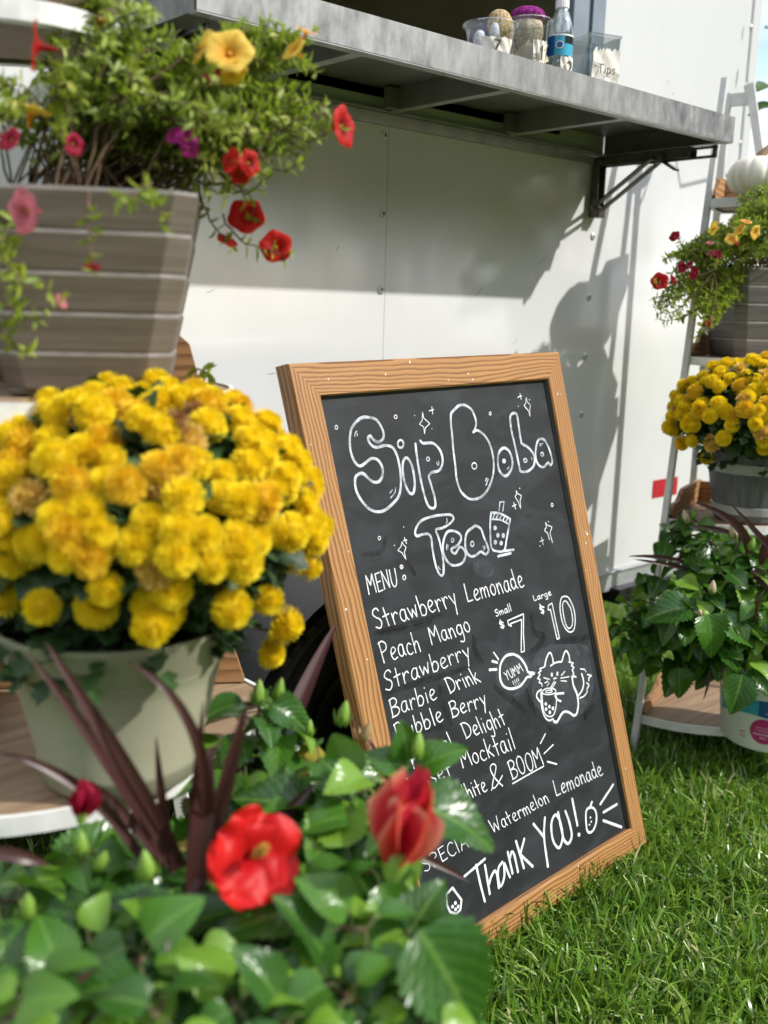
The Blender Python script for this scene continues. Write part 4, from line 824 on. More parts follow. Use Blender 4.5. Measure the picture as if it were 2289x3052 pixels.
def place(name, me, parent, M):
    o = bpy.data.objects.new(name, me); COL.objects.link(o)
    o.parent = parent; o.matrix_parent_inverse = parent_matrix(parent).inverted()
    o.matrix_basis = M
    return o

def basis(pos, axis, size, spin=None, squash=1.0):
    z = Vector(axis).normalized(); q = z.to_track_quat('Z', 'Y').to_matrix()
    sp = Matrix.Rotation(random.uniform(0, 6.283) if spin is None else spin, 3, 'Z')
    m = (q @ sp @ Matrix.Diagonal((size, size, size * squash))).to_4x4()
    m.translation = Vector(pos)
    return m

TZ = [.12, .69, 1.155, 1.60]
TR = [.49, .40, .335, .255]
def leg_r(z): return .49 - .41 * z / 1.95
def rack(cn, A, B, label, big=1., leg_in=1.):
    cn = np.array((*cn, 0.0)); A = np.array((*A, 0.0)); B = np.array((*B, 0.0)); UPV = np.array((0, 0, 1.0))
    t = thing('corner_rack', cn, label, 'plant rack', 'white corner racks of plants')
    for d in (A, B):
        g = Geo(); o = nz(A + B) * .0
        a = cn + d * (leg_r(0) * big * leg_in + .012); b = cn + d * ((leg_r(1.95) if d is A else .040) + .012) + UPV * 1.95
        g.bar(a, b, .024, .018, up=np.cross(d, UPV))
        g.build('leg', MT['grey_metal'], t, smooth=False, bevel=.002)
    g = Geo(); c0 = cn - (A + B) * .012
    g.bar(c0, c0 + UPV * 1.93, .022, .022, up=A); g.build('leg', MT['grey_metal'], t, smooth=False, bevel=.002)
    g = Geo()
    g.bar(c0 + UPV * 1.91 - B * .008, c0 + UPV * 1.91 + B * .062, .018, .036)
    g.build('top_bar', MT['grey_metal'], t, smooth=False, bevel=.002)
    for i, z in enumerate(TZ):
        rl = leg_r(z) * big * (1.16 if big > 1 and i == 2 else 1); RT_ = TR[i] * big * (1.1 if big > 1 and i == 2 else 1)
        th = np.linspace(0, np.pi / 2, 22)
        rr = rl + (max(RT_, rl * 1.02) - rl) * np.sin(2 * th) ** .55
        pts = [cn + A * (r_ * np.cos(q)) + B * (r_ * np.sin(q)) for r_, q in zip(rr, th)]
        poly = [cn - (A + B) * .004] + pts
        n_ = len(poly); P = np.array(poly)
        ctr = cn + (A + B) * rl * .4
        inn = P + nz(ctr - P) * .006
        g = Geo()   # rim
        ring = [P + UPV * (z - .018), P + UPV * (z + .006), inn + UPV * (z + .006), inn + UPV * (z - .018)]
        V = np.concatenate(ring)
        F = [(a * n_ + j, a * n_ + (j + 1) % n_, ((a + 1) % 4) * n_ + (j + 1) % n_, ((a + 1) % 4) * n_ + j) for a in range(4) for j in range(n_)]
        g.add(V, F)
        inn2 = P + nz(ctr - P) * .022
        g.add(np.concatenate([inn + UPV * (z - .0175), inn2 + UPV * (z - .0175)]), [(j, (j + 1) % n_, n_ + (j + 1) % n_, n_ + j) for j in range(n_)])
        tray = g.build('tray', MT['white_metal'], t, smooth=False)
        g = Geo()
        uv = np.stack([(P - cn) @ nz(A - B) + .7 * i, (P - cn) @ nz(A + B) + .3 * i], 1)
        g.add(inn + UPV * (z + .003), [tuple(range(n_))], 0, uv); g.add(inn + UPV * (z - .012), [tuple(range(n_))[::-1]], 0, uv + 3)
        put(g.build('tray_floor', MT['tray_wood'], None, smooth=False), tray)
        for d, e, kind in ((A, B, 0), (B, A, 1)):
            g = Geo(); L_ = rl * .985
            s = np.linspace(0, 1, 26)
            if kind == KIND[0]: h = np.where(s < .62, .066, np.where(s > .80, .034, .066 - .032 * (3 * ((s - .62) / .18) ** 2 - 2 * ((s - .62) / .18) ** 3))) * np.sqrt(np.clip((1.004 - s) / .06, 0, 1)) + .004
            else: h = .062 * np.sqrt(np.clip(1 - np.clip((s - .90) / .10, 0, 1) ** 2, 0, 1)) + .004
            lo = cn + e * .004 + d * 0
            V = []; UV = []
            for off in (0, .012):
                for zz in (0, 1):
                    for q, hh_ in zip(s, h):
                        V.append(cn + d * (.004 + q * L_) + e * (.003 + off) + UPV * (z + .006 + zz * hh_)); UV.append((q * L_ + i * 1.3 + kind, zz * hh_ + off))
            k = len(s)
            F = []
            for j in range(k - 1):
                F += [(j, j + 1, k + j + 1, k + j), (2 * k + j, 3 * k + j, 3 * k + j + 1, 2 * k + j + 1), (k + j, k + j + 1, 3 * k + j + 1, 3 * k + j), (j, 2 * k + j, 2 * k + j + 1, j + 1)]
            F += [(0, k, 3 * k, 2 * k), (k - 1, 3 * k - 1 + 0, 4 * k - 1, 2 * k - 1)][:1]
            g.add(V, F, 0, UV)
            put(g.build('tray_rail', MT['rail_wood'], None, smooth=False), tray)
    return t
KIND = [1]
LC, LA, LB = (.575, 1.44), (.83, -.558), (-.558, -.83)
RC, RA, RB = (2.875, 1.69), (-.953, -.302), (.302, -.953)
rack((LC[0] - .05, LC[1] + .035), LA, LB, 'white corner rack holding the blurred planter and yellow mums beside the board', 1.14, .62)
KIND = [0]
rack(RC, RA, RB, 'white corner rack with a pumpkin on top by the trailer corner')
def rpos(c, A, B, a, b): return np.array((c[0] + A[0] * a + B[0] * b, c[1] + A[1] * a + B[1] * b))

# ------------------------------------------------------------------ pots
def planter(parent, c, z, ang, H_=.25, wt=.132, wb=.096, mat='planter'):
    ca, sa = math.cos(ang), math.sin(ang)
    def ring(hw, zz, ch=.026):
        q = [(hw, -hw + ch), (hw, hw - ch), (hw - ch, hw), (-hw + ch, hw), (-hw, hw - ch), (-hw, -hw + ch), (-hw + ch, -hw), (hw - ch, -hw)]
        return np.array([(c[0] + x * ca - y * sa, c[1] + x * sa + y * ca, z + zz) for x, y in q])
    g = Geo()
    lv = []
    n_ = 5; z0 = .006
    for i in range(n_):
        a = z0 + (H_ - z0) * i / n_; b = z0 + (H_ - z0) * (i + 1) / n_
        wa = wb + (wt - wb) * (a / H_) ; w2 = wb + (wt - wb) * (b / H_)
        lv += [(wa, a, 0), (wa + .0013, a + .003, 0), (w2 + .0013, b - .005, 0), (w2 + .0, b - .0035, 1)]
    lv += [(wt, H_, 0), (wt - .010, H_, 0), (wt - .016, H_ - .035, 0)]
    rings = [ring(w_, q) for w_, q, _ in lv]
    for i in range(len(rings) - 1):
        m_ = lv[i][2] if i < len(rings) - 3 else 0
        if lv[i][2] == 1: m_ = 1
        g.add(np.concatenate([rings[i], rings[i + 1]]), [(j, (j + 1) % 8, 8 + (j + 1) % 8, 8 + j) for j in range(8)], m_)
    g.add(rings[0], [tuple(range(8))[::-1]])
    for sx in (-1, 1):
        for sy in (-1, 1):
            for (lx, ly, ox, oy) in ((.062, .02, .036, .013), (.02, .062, .013, .036)):
                x, y = sx * (wb - ox), sy * (wb - oy)
                g.box((c[0] + x * ca - y * sa, c[1] + x * sa + y * ca, z + .004), (lx, ly, .008), 0, [[ca, -sa, 0], [sa, ca, 0], [0, 0, 1]])
    g.build('pot', [MT[mat], MT['groove']], parent, smooth=False, bevel=.0018)
    g = Geo(); g.add(ring(wt - .014, H_ - .03), [tuple(range(8))]); g.build('soil', MT['soil'], parent, smooth=False)

def round_pot(parent, c, z, kind):
    c3 = (c[0], c[1], z); f = 1.08
    if kind == 'sage':
        prof = [(.001, .0), (.082, 0), (.087, .004), (.089, .018), (.0915, .022), (.0935, .030), (.0925, .036), (.112, .130), (.118, .152), (.121, .156), (.133, .196), (.136, .200), (.136, .204), (.131, .204), (.127, .190), (.118, .150)]
        g = Geo(); g.lathe([(r_ * f, q) for r_, q in prof], c3, 72); pot = g.build('pot', MT['sage'], parent, True, 50)
    else:
        prof = [(.001, 0), (.094, 0), (.098, .004), (.101, .02), (.133, .190), (.137, .194), (.137, .200), (.130, .200), (.118, .150)]
        def fn(r_, z_, an):
            gr = np.abs(((an * 26 / (2 * np.pi)) % 1) - .5) > .46
            return np.where(gr & (z_ > .01) & (z_ < .192), r_ - .0009, r_)
        g = Geo(); P2 = []
        for (r1, z1), (r2, z2) in zip(prof[:-1], prof[1:]): P2 += [(r1 + (r2 - r1) * q, z1 + (z2 - z1) * q) for q in ((0, .25, .5, .75) if z2 - z1 > .05 else (0,))]
        P2.append(prof[-1])
        g.lathe(P2, c3, 520, fn=fn); pot = g.build('pot', MT['barrel'], parent, True, 25)
        for z0, z1 in ((.022, .046), (.142, .172)):
            g = Geo(); rr = lambda q: .101 + (.133 - .101) * (q - .02) / .17
            g.lathe([(rr(z0) - .001, z0), (rr(z0) + .0028, z0 + .001), (rr(z1) + .0028, z1 - .001), (rr(z1) - .001, z1)], c3, 72)
            put(g.build('band', MT['band'], None, True, 40), pot)
    g = Geo(); g.lathe([(.127, .182), (.06, .188), (.001, .19)], c3, 40); g.build('soil', MT['soil'], parent)

def tub(parent, c, z, labelled):
    g = Geo(); c3 = (c[0], c[1], z)
    H_ = .20; r0, r1 = .128, .146
    g.lathe([(.001, 0), (r0 - .006, 0), (r0, .006), (r1 - .004, H_ - .03), (r1 + .002, H_ - .028), (r1 + .003, H_ - .02), (r1, H_ - .018), (r1 + .001, H_ - .004), (r1 + .005, H_ - .003), (r1 + .005, H_), (r1 - .002, H_), (r1 - .008, .12)], c3, 96)
    pot = g.build('tub', MT['bucket'], parent, True, 45)
    g = Geo(); g.lathe([(r1 - .004, H_ - .03), (.06, H_ - .022), (.001, H_ - .02)], c3, 40); g.build('soil', MT['soil'], parent)
    if not labelled: return
    face = math.atan2(-c[1], -c[0]) - .14           # label centre looks at the visitor
    def rad(zz): return r0 + (r1 - .004 - r0) * (zz - .006) / (H_ - .036)
    def band(name, mat, f_lo, f_hi, a0, a1, lift):
        g = Geo(); k = 60
        an = np.linspace(a0, a1, k)
        V = []; n_ = 6
        for j in range(n_):
            for a in an:
                lo, hi = f_lo(a), f_hi(a); zz = lo + (hi - lo) * j / (n_ - 1)
                rr = rad(zz) + lift
                V.append((c[0] + rr * math.cos(face + a), c[1] + rr * math.sin(face + a), z + zz))
        g.add(V, [(j * k + i, j * k + i + 1, (j + 1) * k + i + 1, (j + 1) * k + i) for j in range(n_ - 1) for i in range(k - 1)])
        return put(g.build(name, MT[mat], None), pot)
    band('label_wave', 'lab_cyan', lambda a: .075 + .03 * math.sin(1.6 * a + 1.9), lambda a: .150 + .006 * math.sin(2 * a), -1.5, 1.9, .0006)
    band('label_panel', 'lab_blue', lambda a: .104, lambda a: .150, .05 - .12, .75, .0011)
    # round badge
    ac, zc, rb = .16 - .10, .062, .036
    g = Geo(); V = [(ac, zc)] + [(ac + rb / rad(zc) * math.cos(q), zc + rb * math.sin(q)) for q in np.linspace(0, 2 * np.pi, 40, endpoint=False)]
    V3 = [(c[0] + (rad(q) + .0016) * math.cos(face + a), c[1] + (rad(q) + .0016) * math.sin(face + a), z + q) for a, q in V]
    g.add(V3, [(0, 1 + j, 1 + (j + 1) % 40) for j in range(40)]); put(g.build('label_badge', MT['lab_pink'], None), pot)
    def words(txt, a, zc_, size, mat, lift=.0022):
        me, w_ = text_mesh(txt, size)
        co = np.zeros(len(me.vertices) * 3); me.vertices.foreach_get('co', co); co = co.reshape(-1, 3)
        zz = zc_ + co[:, 1]; rr = rad(zz) + lift; an = face + a + (co[:, 0]) / rad(zc_)
        V = np.stack([c[0] + rr * np.cos(an), c[1] + rr * np.sin(an), z + zz], 1)
        me.vertices.foreach_set('co', V.astype(np.float32).ravel()); me.materials.append(MT[mat])
        o = bpy.data.objects.new('label_text', me); COL.objects.link(o); put(o, pot)
    words('PERFECT 10', .30, .136, .011, 'lab_white'); words('FOR A', .30, .126, .006, 'lab_white'); words('DECORATIVE COAT', .30, .116, .007, 'lab_white')
    words('WATCH A VIDEO', ac, zc + .010, .0052, 'lab_white'); words('TO LEARN MORE ABOUT', ac, zc + .002, .0042, 'lab_white')
    words('READYREFILL', ac, zc - .009, .0088, 'lab_white'); words('REFILL', ac, zc - .019, .0065, 'lab_white')
    words('NET', -.36, .048, .010, 'lab_red'); words('FILL', -.36, .036, .010, 'lab_red')

def text_mesh(txt, size):
    cu = bpy.data.curves.new('text', 'FONT'); cu.body = txt; cu.size = size; cu.align_x = 'CENTER'; cu.align_y = 'CENTER'; cu.resolution_u = 2
    o = bpy.data.objects.new('text', cu); COL.objects.link(o)
    dg = bpy.context.evaluated_depsgraph_get()
    me = bpy.data.meshes.new_from_object(o.evaluated_get(dg))
    bpy.data.objects.remove(o); bpy.data.curves.remove(cu)
    return me, 0
# ------------------------------------------------------------------ leaf and flower shapes
def leaf_tpl(rows, cols, prof, serr=0., fold=.25, droop=.25, wave=0., seed=0):
    rg = np.random.default_rng(seed)
    V = []; UV = []
    for i in range(rows):
        t = i / (rows - 1)
        w_ = prof(t) * (1 + (serr if i % 2 else -serr) * (0 if i in (0, rows - 1) else 1))
        for j in range(cols):
            s = -1 + 2 * j / (cols - 1)
            x = s * w_; z = fold * abs(s) * w_ - droop * t * t + wave * math.sin(7 * t + 2.5 * s + seed) * abs(s)
            y = t + (.04 * abs(s) if serr else 0)
            V.append((x, y, z)); UV.append((s * min(1, w_ / .3), t))
    F = np.array([(i * cols + j, i * cols + j + 1, (i + 1) * cols + j + 1, (i + 1) * cols + j) for i in range(rows - 1) for j in range(cols - 1)])
    return np.array(V), F, np.array(UV)

def scatter(g, tpl, pos, dirs, nrm, size, rnd, mi=0):
    T, F, UV = tpl
    pos = np.asarray(pos); d = nz(dirs); n_ = np.asarray(nrm, float)
    s = nz(np.cross(d, n_)); n_ = np.cross(s, d)
    size = np.broadcast_to(size, (len(pos),))
    V = pos[:, None, :] + size[:, None, None] * (T[None, :, 0:1] * s[:, None] + T[None, :, 1:2] * d[:, None] + T[None, :, 2:3] * n_[:, None])
    k = len(T); m_ = len(pos)
    Fa = (F[None] + (np.arange(m_) * k)[:, None, None]).reshape(-1, F.shape[1])
    g.add(V.reshape(-1, 3), Fa, mi, np.tile(UV, (m_, 1)), np.repeat(rnd, k))

def hib_prof(t): return .48 * (np.sin(np.pi * min(1, t * .93 + .07) ** .70) ** .72) * (1 - .18 * t) + .004
HIB = [leaf_tpl(21, 7, hib_prof, .075, .30, .20 + .12 * k, .035, k) for k in range(4)]
def lance(t): return .17 * np.sin(np.pi * (t * .94 + .06)) ** .8 + .004
CAL = [leaf_tpl(4, 3, lance, 0, .5, dr, 0, 1) for dr in (.05, .25, .5)]
def mumleaf(t): return .34 * np.sin(np.pi * (t * .9 + .08)) ** .7 * (1 + .25 * math.cos(t * 17)) + .01
MUM = [leaf_tpl(8, 5, mumleaf, .12, .3, dr, .06, 2) for dr in (.1, .4)]

def mum_flower(mat, seed, npet=130, ragged=.06, core=.62):
    rg = np.random.default_rng(seed); g = Geo()
    g.lathe([(core * math.cos(a), core * math.sin(a) * .9) for a in np.linspace(-1.5, 1.5, 9)], (0, 0, 0), 12, 0)
    for k in range(npet):
        f = (k + .5) / npet
        th = 2.15 * f ** .58; ph = k * 2.39996 + rg.uniform(-.12, .12)
        d = np.array((math.sin(th) * math.cos(ph), math.sin(th) * math.sin(ph), math.cos(th)))
        tz = np.array((0, 0, 1.)); tang = nz(d * d[2] - tz) if th > .05 else np.array((1., 0, 0))
        side = np.cross(d, tang)
        L_ = (.80 + .20 * min(1, f * 2)) * (1 + rg.uniform(-ragged, ragged)); wd = .105 + .035 * f
        curl = .30 - .30 * f
        V = []; UV = []
        for i, t in enumerate((.40, .66, .86, 1.0)):
            ww = wd * (.55, .95, 1.1, .70)[i]
            cpt = d * L_ * t - tang * curl * max(0, t - .4) ** 1.5
            for s in (-1, 0, 1):
                V.append(cpt + side * ww * s + d * (.45 * ww * abs(s))); UV.append((s * .5 + .5, (t - .4) / .6))
        V = np.array(V)
        g.add(V, np.array([(i * 3 + j, i * 3 + j + 1, i * 3 + j + 4, i * 3 + j + 3) for i in range(3) for j in range(2)]), 0, UV)
    return mesh_of(g, 'flower', [MT[mat]])
MUMF = {'mum_yellow': [mum_flower('mum_yellow', s) for s in (1, 2, 3)], 'mum_gold': [mum_flower('mum_gold', s, 120, .09) for s in (4, 5)],
        'mum_pale': [mum_flower('mum_pale', 6, 90, .16, .5)], 'mum_brown': [mum_flower('mum_brown', 7, 70, .3, .45)]}

def trumpet(mat, throat):
    g = Geo(); k = 30; an = np.arange(k) * 2 * np.pi / k
    lob = 1 + .055 * np.cos(5 * an); V = []; UV = []
    for r_, z, lb, v in ((.07, -.95, 0, 0), (.12, -.6, 0, 0), (.17, -.3, 0, .0), (.30, -.12, .3, .15), (.62, .0, .8, .6), (.90, .03, 1, .9), (1.0, -.03, 1.2, 1)):
        rr = r_ * (1 + (lob - 1) * lb); zz = z + .03 * lb * np.cos(5 * an) + .03 * lb * np.cos(10 * an + 1)
        V.append(np.stack([rr * np.cos(an), rr * np.sin(an), zz], 1)); UV.append(np.stack([an / 6.283, np.full(k, v)], 1))
    g.add(np.concatenate(V), np.array([(i * k + j, i * k + (j + 1) % k, (i + 1) * k + (j + 1) % k, (i + 1) * k + j) for i in range(6) for j in range(k)]), 0, np.concatenate(UV))
    g.lathe([(.001, -.5), (.10, -.35), (.12, -.22), (.001, -.18)], (0, 0, 0), 10, 1)
    return mesh_of(g, 'flower', [MT[mat], MT[throat]])
TRUMP = {'red': trumpet('red_petal', 'pollen'), 'crimson': trumpet('crimson_petal', 'pollen'), 'yellow': trumpet('yellow_petal', 'orange_petal'), 'orange': trumpet('orange_petal', 'pollen'),
         'magenta': trumpet('magenta_petal', 'pollen'), 'pink': trumpet('pink_petal', 'pollen')}

def bezier(a, b, c_, k):
    t = np.linspace(0, 1, k)[:, None]
    return (1 - t) ** 2 * a + 2 * t * (1 - t) * b + t ** 2 * c_

# ------------------------------------------------------------------ potted mums
def mums(parent, ctr, rad, base, n, rg, fsize, extra=(), skew=(0, 0, 0), front=None, rmax=1.0):
    ctr = np.array(ctr); rad = np.array(rad)
    pts = []
    i = 0
    for k in range(n):
        f = (k + .5) / n; z = 1 - 1.42 * f; ph = k * 2.39996
        r_ = math.sqrt(max(0, 1 - z * z))
        d = np.array((r_ * math.cos(ph), r_ * math.sin(ph), z)) + rg.uniform(-.09, .09, 3)
        d = nz(d); q = rg.uniform(.93, 1.04)
        if front is not None and d @ front < -.45: continue
        if d[2] < -.08 and rg.random() < .5: continue
        pts.append((ctr + rad * d * q, nz(d / rad * rad.mean() + np.array((0, 0, .12))), None))
    for p, ax in extra: pts.append((np.array(p), nz(np.array(ax, float)), None))
    for p, ax, _ in pts:
        hi = np.clip((p[2] - ctr[2]) / rad[2], 0, 1)
        kind = rg.choice(['mum_yellow', 'mum_gold', 'mum_pale', 'mum_brown'], p=[.88 - .28 * hi, .05 + .18 * hi, .05, .02 + .10 * hi])
        me = MUMF[kind][rg.integers(len(MUMF[kind]))]
        s = fsize * rg.uniform(.84, 1.12) * (.75 if kind == 'mum_brown' else 1)
        ax = nz(ax + rg.uniform(-.25, .25, 3))
        place('flower', me, parent, basis(p - ax * s * .45, ax, s))
    g = Geo(); gs = Geo(); base = np.array(base)
    N = 2600
    d = nz(rg.normal(size=(N, 3))); d[:, 2] = np.abs(d[:, 2]) * rg.choice([1, -.55], N, p=[.5, .5])
    q = rg.uniform(.58, .86, N)[:, None]
    pos = ctr + rad * d * q
    dirs = nz(d + rg.normal(size=(N, 3)) * .5 + np.array((0, 0, -.2))); nr = nz(d + np.array((0, 0, .8)) + rg.normal(size=(N, 3)) * .3)
    for v in (0, 1):
        m_ = np.arange(N) % 2 == v
        scatter(g, MUM[v], pos[m_], dirs[m_], nr[m_], rg.uniform(.022, .040, m_.sum()), rg.random(m_.sum()))
    # leaves round the pot's mouth
    N2 = 260; a = rg.uniform(0, 6.283, N2); rr = rg.uniform(.08, .15, N2)
    pos = base + np.stack([rr * np.cos(a), rr * np.sin(a), rg.uniform(-.03, .06, N2)], 1)
    dirs = np.stack([np.cos(a), np.sin(a), rg.uniform(-.9, .3, N2)], 1)
    scatter(g, MUM[0], pos, dirs, np.tile((0, 0, 1.), (N2, 1)) + .3 * rg.normal(size=(N2, 3)), rg.uniform(.024, .04, N2), rg.random(N2))
    g.build('foliage', MT['mum_leaf'], parent)
    for p, ax, _ in pts[::2]:
        gs.tube(bezier(base + rg.uniform(-.04, .04, 3) * (1, 1, 0), (base + p) / 2 + np.array((0, 0, .02)), p - ax * .02, 6), .0018, 5)
    gs.build('stem', MT['stem'], parent)

rg = np.random.default_rng(11)
lp = at(255, 1390, 1.235)[:2]
t = thing('potted_mum', (*lp, TZ[1] + .006), 'sage green pot of blurred yellow mums on the rack beside the chalkboard', 'potted plant', 'yellow mums in pots')
round_pot(t, lp, TZ[1] + .006, 'sage')
view = nz(CAM - np.array((*lp, 1.0)))
lc = at(318, 1130, 1.20)
mums(t, lc, (.212, .212, .172), (*lp, TZ[1] + .2), 330, rg, .0208, extra=[(at(622, 1365, 1.2), AX[:, 0] - .1 * AX[:, 2]), (at(600, 1415, 1.21), AX[:, 0] - AX[:, 2] * .2 - np.array((0, 0, .3))), (at(580, 1300, 1.13), view), (at(492, 1285, 1.09), view), (at(360, 1335, 1.05), view + np.array((0, 0, -.4))), (at(350, 1270, 1.04), view), (at(215, 1310, 1.03), view), (at(640, 1345, 1.2), AX[:, 0])], front=view)
rp = rpos(RC, RA, RB, .19, .20)
t = thing('potted_mum', (*rp, TZ[1] + .006), 'grey barrel pot of yellow mums on the rack with the pumpkin', 'potted plant', 'yellow mums in pots')
round_pot(t, rp, TZ[1] + .006, 'barrel')
rc_ = at(1648, 905, 2.75)
rview = nz(CAM - rc_)
mums(t, rc_, (.25, .25, .17), (*rp, TZ[1] + .2), 250, rg, .0216, extra=[(at(1575, 938, 2.62), rview + np.array((0, 0, -.2))), (at(1447, 922, 2.78), rview), (at(1472, 957, 2.76), rview), (at(1510, 880, 2.62), rview), (at(1616, 860, 2.55), rview), (at(1357 + 170, 990, 2.9), rview)], front=rview)

# ------------------------------------------------------------------ trailing petunias in square planters
def petunias(parent, soil, blobs, n, rg, flowers, sprigs=(), leaf=.019):
    g = Geo(); gs = Geo(); soil = np.array(soil)
    P, D, N_, S_, Rn = [], [], [], [], []
    def run(a, mid, b, k0, bright):
        L_ = np.linalg.norm(b - a) * 1.1; k = max(7, int(L_ / .0105))
        c_ = bezier(a, mid, b, k); c_ += rg.normal(size=c_.shape) * .0015
        gs.tube(c_[:: max(1, k // 9)], np.linspace(.0017, .0009, len(c_[:: max(1, k // 9)])), 4, cap=False)
        tg = nz(np.gradient(c_, axis=0))
        for i in range(int(k * k0), k):
            for q in range(3 if i > k * .6 else 2):
                r3 = nz(np.cross(tg[i], rg.normal(size=3)))
                fr = i / k
                P.append(c_[i]); D.append(nz(r3 + tg[i] * (.35 + .7 * fr ** 4) + np.array((0, 0, .15)))); N_.append(nz(tg[i] + np.array((0, 0, .5)) + rg.normal(size=3) * .2))
                S_.append(leaf * rg.uniform(.7, 1.25) * (1 - .3 * fr ** 6)); Rn.append(np.clip(rg.uniform(0, .7) + .3 * fr ** 2 + bright, 0, 1))
    for k in range(n):
        c0, r0, w_ = blobs[rg.choice(len(blobs), p=np.array([b[2] for b in blobs]) / sum(b[2] for b in blobs))]
        d = nz(rg.normal(size=3)); tgt = np.array(c0) + np.array(r0) * d * rg.uniform(.55, 1) 
        a = soil + np.array((rg.uniform(-.09, .09), rg.uniform(-.09, .09), 0))
        mid = (a * .45 + tgt * .55) + np.array((0, 0, .06 + .08 * rg.random())) + rg.normal(size=3) * .015
        run(a, mid, tgt, .42, rg.uniform(-.15, .15))
    for pts in sprigs:
        pts = [np.array(p) for p in pts]
        run(pts[0], pts[1], pts[2], .25, .08)
    P = np.array(P); D = np.array(D); N_ = np.array(N_); S_ = np.array(S_); Rn = np.array(Rn)
    v = rg.integers(0, 3, len(P))
    for q in range(3):
        m_ = v == q
        scatter(g, CAL[q], P[m_], D[m_], N_[m_], S_[m_], Rn[m_])
    g.build('foliage', MT['cal_leaf'], parent)
    gs.build('stem', MT['woody'], parent)
    for kind, p, ax, s in flowers:
        place('flower', TRUMP[kind], parent, basis(p, ax, s * .86))

rg = np.random.default_rng(5)
RGT, DN, FW = AX[:, 0], AX[:, 1], AX[:, 2]
def ax_(r_, u_, f_): return RGT * r_ - DN * u_ - FW * f_
lq = rpos(LC, LA, LB, .15, .175) + np.array((-.010, .004))
t = thing('planter_of_petunias', (*lq, TZ[2] + .006), 'taupe slatted planter of trailing petunias high on the rack beside the board', 'planter', 'square planters of petunias')
planter(t, lq, TZ[2] + .006, math.atan2(-.84, -.54), H_=.236, wt=.135, wb=.092)
sl = (*lq, TZ[2] + .220)
def bl(x, y, d, rx, w_, rz=None): return (at(x, y, d), (rx, rx, rz or rx * .8), w_)
petunias(t, sl, [bl(330, 200, 1.22, .12, 3.4, .10), bl(560, 230, 1.25, .09, 2.6, .085), bl(120, 255, 1.16, .10, 2.0, .06), bl(250, 80, 1.22, .06, 1.0, .09), bl(620, 130, 1.27, .045, .9, .05), bl(0, 660, 1.07, .026, .35, .045), bl(480, 330, 1.2, .07, 1.2, .06)], 185, rg,
  [('red', at(74, 97, 1.08), ax_(-.9, .05, .35), .030), ('red', at(744, 273, 1.24), ax_(.85, 0, .45), .029), ('yellow', at(495, 108, 1.17), ax_(.15, .25, 1), .033), ('yellow', at(436, 100, 1.19), ax_(-.7, .3, .5), .026), ('yellow', at(505, 160, 1.18), ax_(.4, -.8, .3), .02),
   ('orange', at(217, 42, 1.2), ax_(.1, .9, .3), .014), ('orange', at(662, 66, 1.22), ax_(.3, .8, .4), .016), ('yellow', at(634, 104, 1.22), ax_(-.5, .4, .6), .020), ('yellow', at(68, 236, 1.12), ax_(.2, 1, .1), .026), ('crimson', at(160, 312, 1.12), ax_(.7, -.2, .6), .014),
   ('magenta', at(376, 292, 1.16), ax_(-.3, .2, .8), .012), ('magenta', at(402, 298, 1.16), ax_(.3, .2, .8), .015), ('magenta', at(410, 322, 1.16), ax_(.2, -.3, .8), .012), ('crimson', at(457, 158, 1.17), ax_(.1, .2, .9), .012), ('red', at(498, 345, 1.16), ax_(-.6, .1, .7), .017), ('red', at(540, 352, 1.18), ax_(.7, -.1, .6), .018), ('red', at(520, 378, 1.18), ax_(.2, -.7, .6), .015),
   ('red', at(532, 466, 1.30), ax_(.1, .2, 1), .028), ('red', at(596, 532, 1.32), ax_(.05, .05, 1), .025), ('crimson', at(200, 577, 1.05), ax_(0, -1, .1), .010), ('pink', at(50, 456, 1.04), ax_(-.5, -.2, .7), .027), ('pink', at(134, 651, 1.04), ax_(.8, .3, .3), .009), ('red', at(490, 520, 1.32), ax_(-.3, -.8, .2), .017), ('crimson', at(20, 300, 1.1), ax_(-.3, .2, .8), .016)],
  sprigs=[(at(430, 400, 1.25), at(430, 470, 1.3), at(500, 530, 1.3)), (at(440, 395, 1.25), at(560, 380, 1.32), at(545, 470, 1.3)), (at(480, 460, 1.3), at(530, 560, 1.32), at(625, 545, 1.32)), (at(470, 370, 1.25), at(520, 440, 1.3), at(560, 400, 1.3)), (at(190, 410, 1.06), at(180, 470, 1.05), at(200, 575, 1.05)), (at(300, 400, 1.07), at(350, 420, 1.05), at(345, 480, 1.05)), (at(330, 390, 1.1), at(300, 430, 1.05), at(260, 420, 1.04)),
          (at(0, 470, 1.05), at(-40, 600, 1.05), at(130, 640, 1.04)), (at(-20, 480, 1.05), at(-20, 700, 1.06), at(95, 690, 1.05)), (at(-40, 500, 1.06), at(-20, 740, 1.07), at(60, 760, 1.07)), (at(600, 280, 1.24), at(680, 330, 1.24), at(720, 265, 1.24)), (at(560, 330, 1.22), at(600, 390, 1.22), at(640, 355, 1.22)), (at(680, 250, 1.25), at(730, 240, 1.25), at(740, 290, 1.25)), (at(420, 800, 1.36), at(440, 790, 1.4), at(452, 812, 1.42))])
rq = rpos(RC, RA, RB, .13, .16)
t = thing('planter_of_petunias', (*rq, TZ[2] + .006), 'shaded slatted planter of trailing petunias one tray below the pumpkin', 'planter', 'square planters of petunias')
planter(t, rq, TZ[2] + .006, math.atan2(-.86, -.50) + R(-4), mat='planter_shaded')
sr = (*rq, TZ[2] + .235)
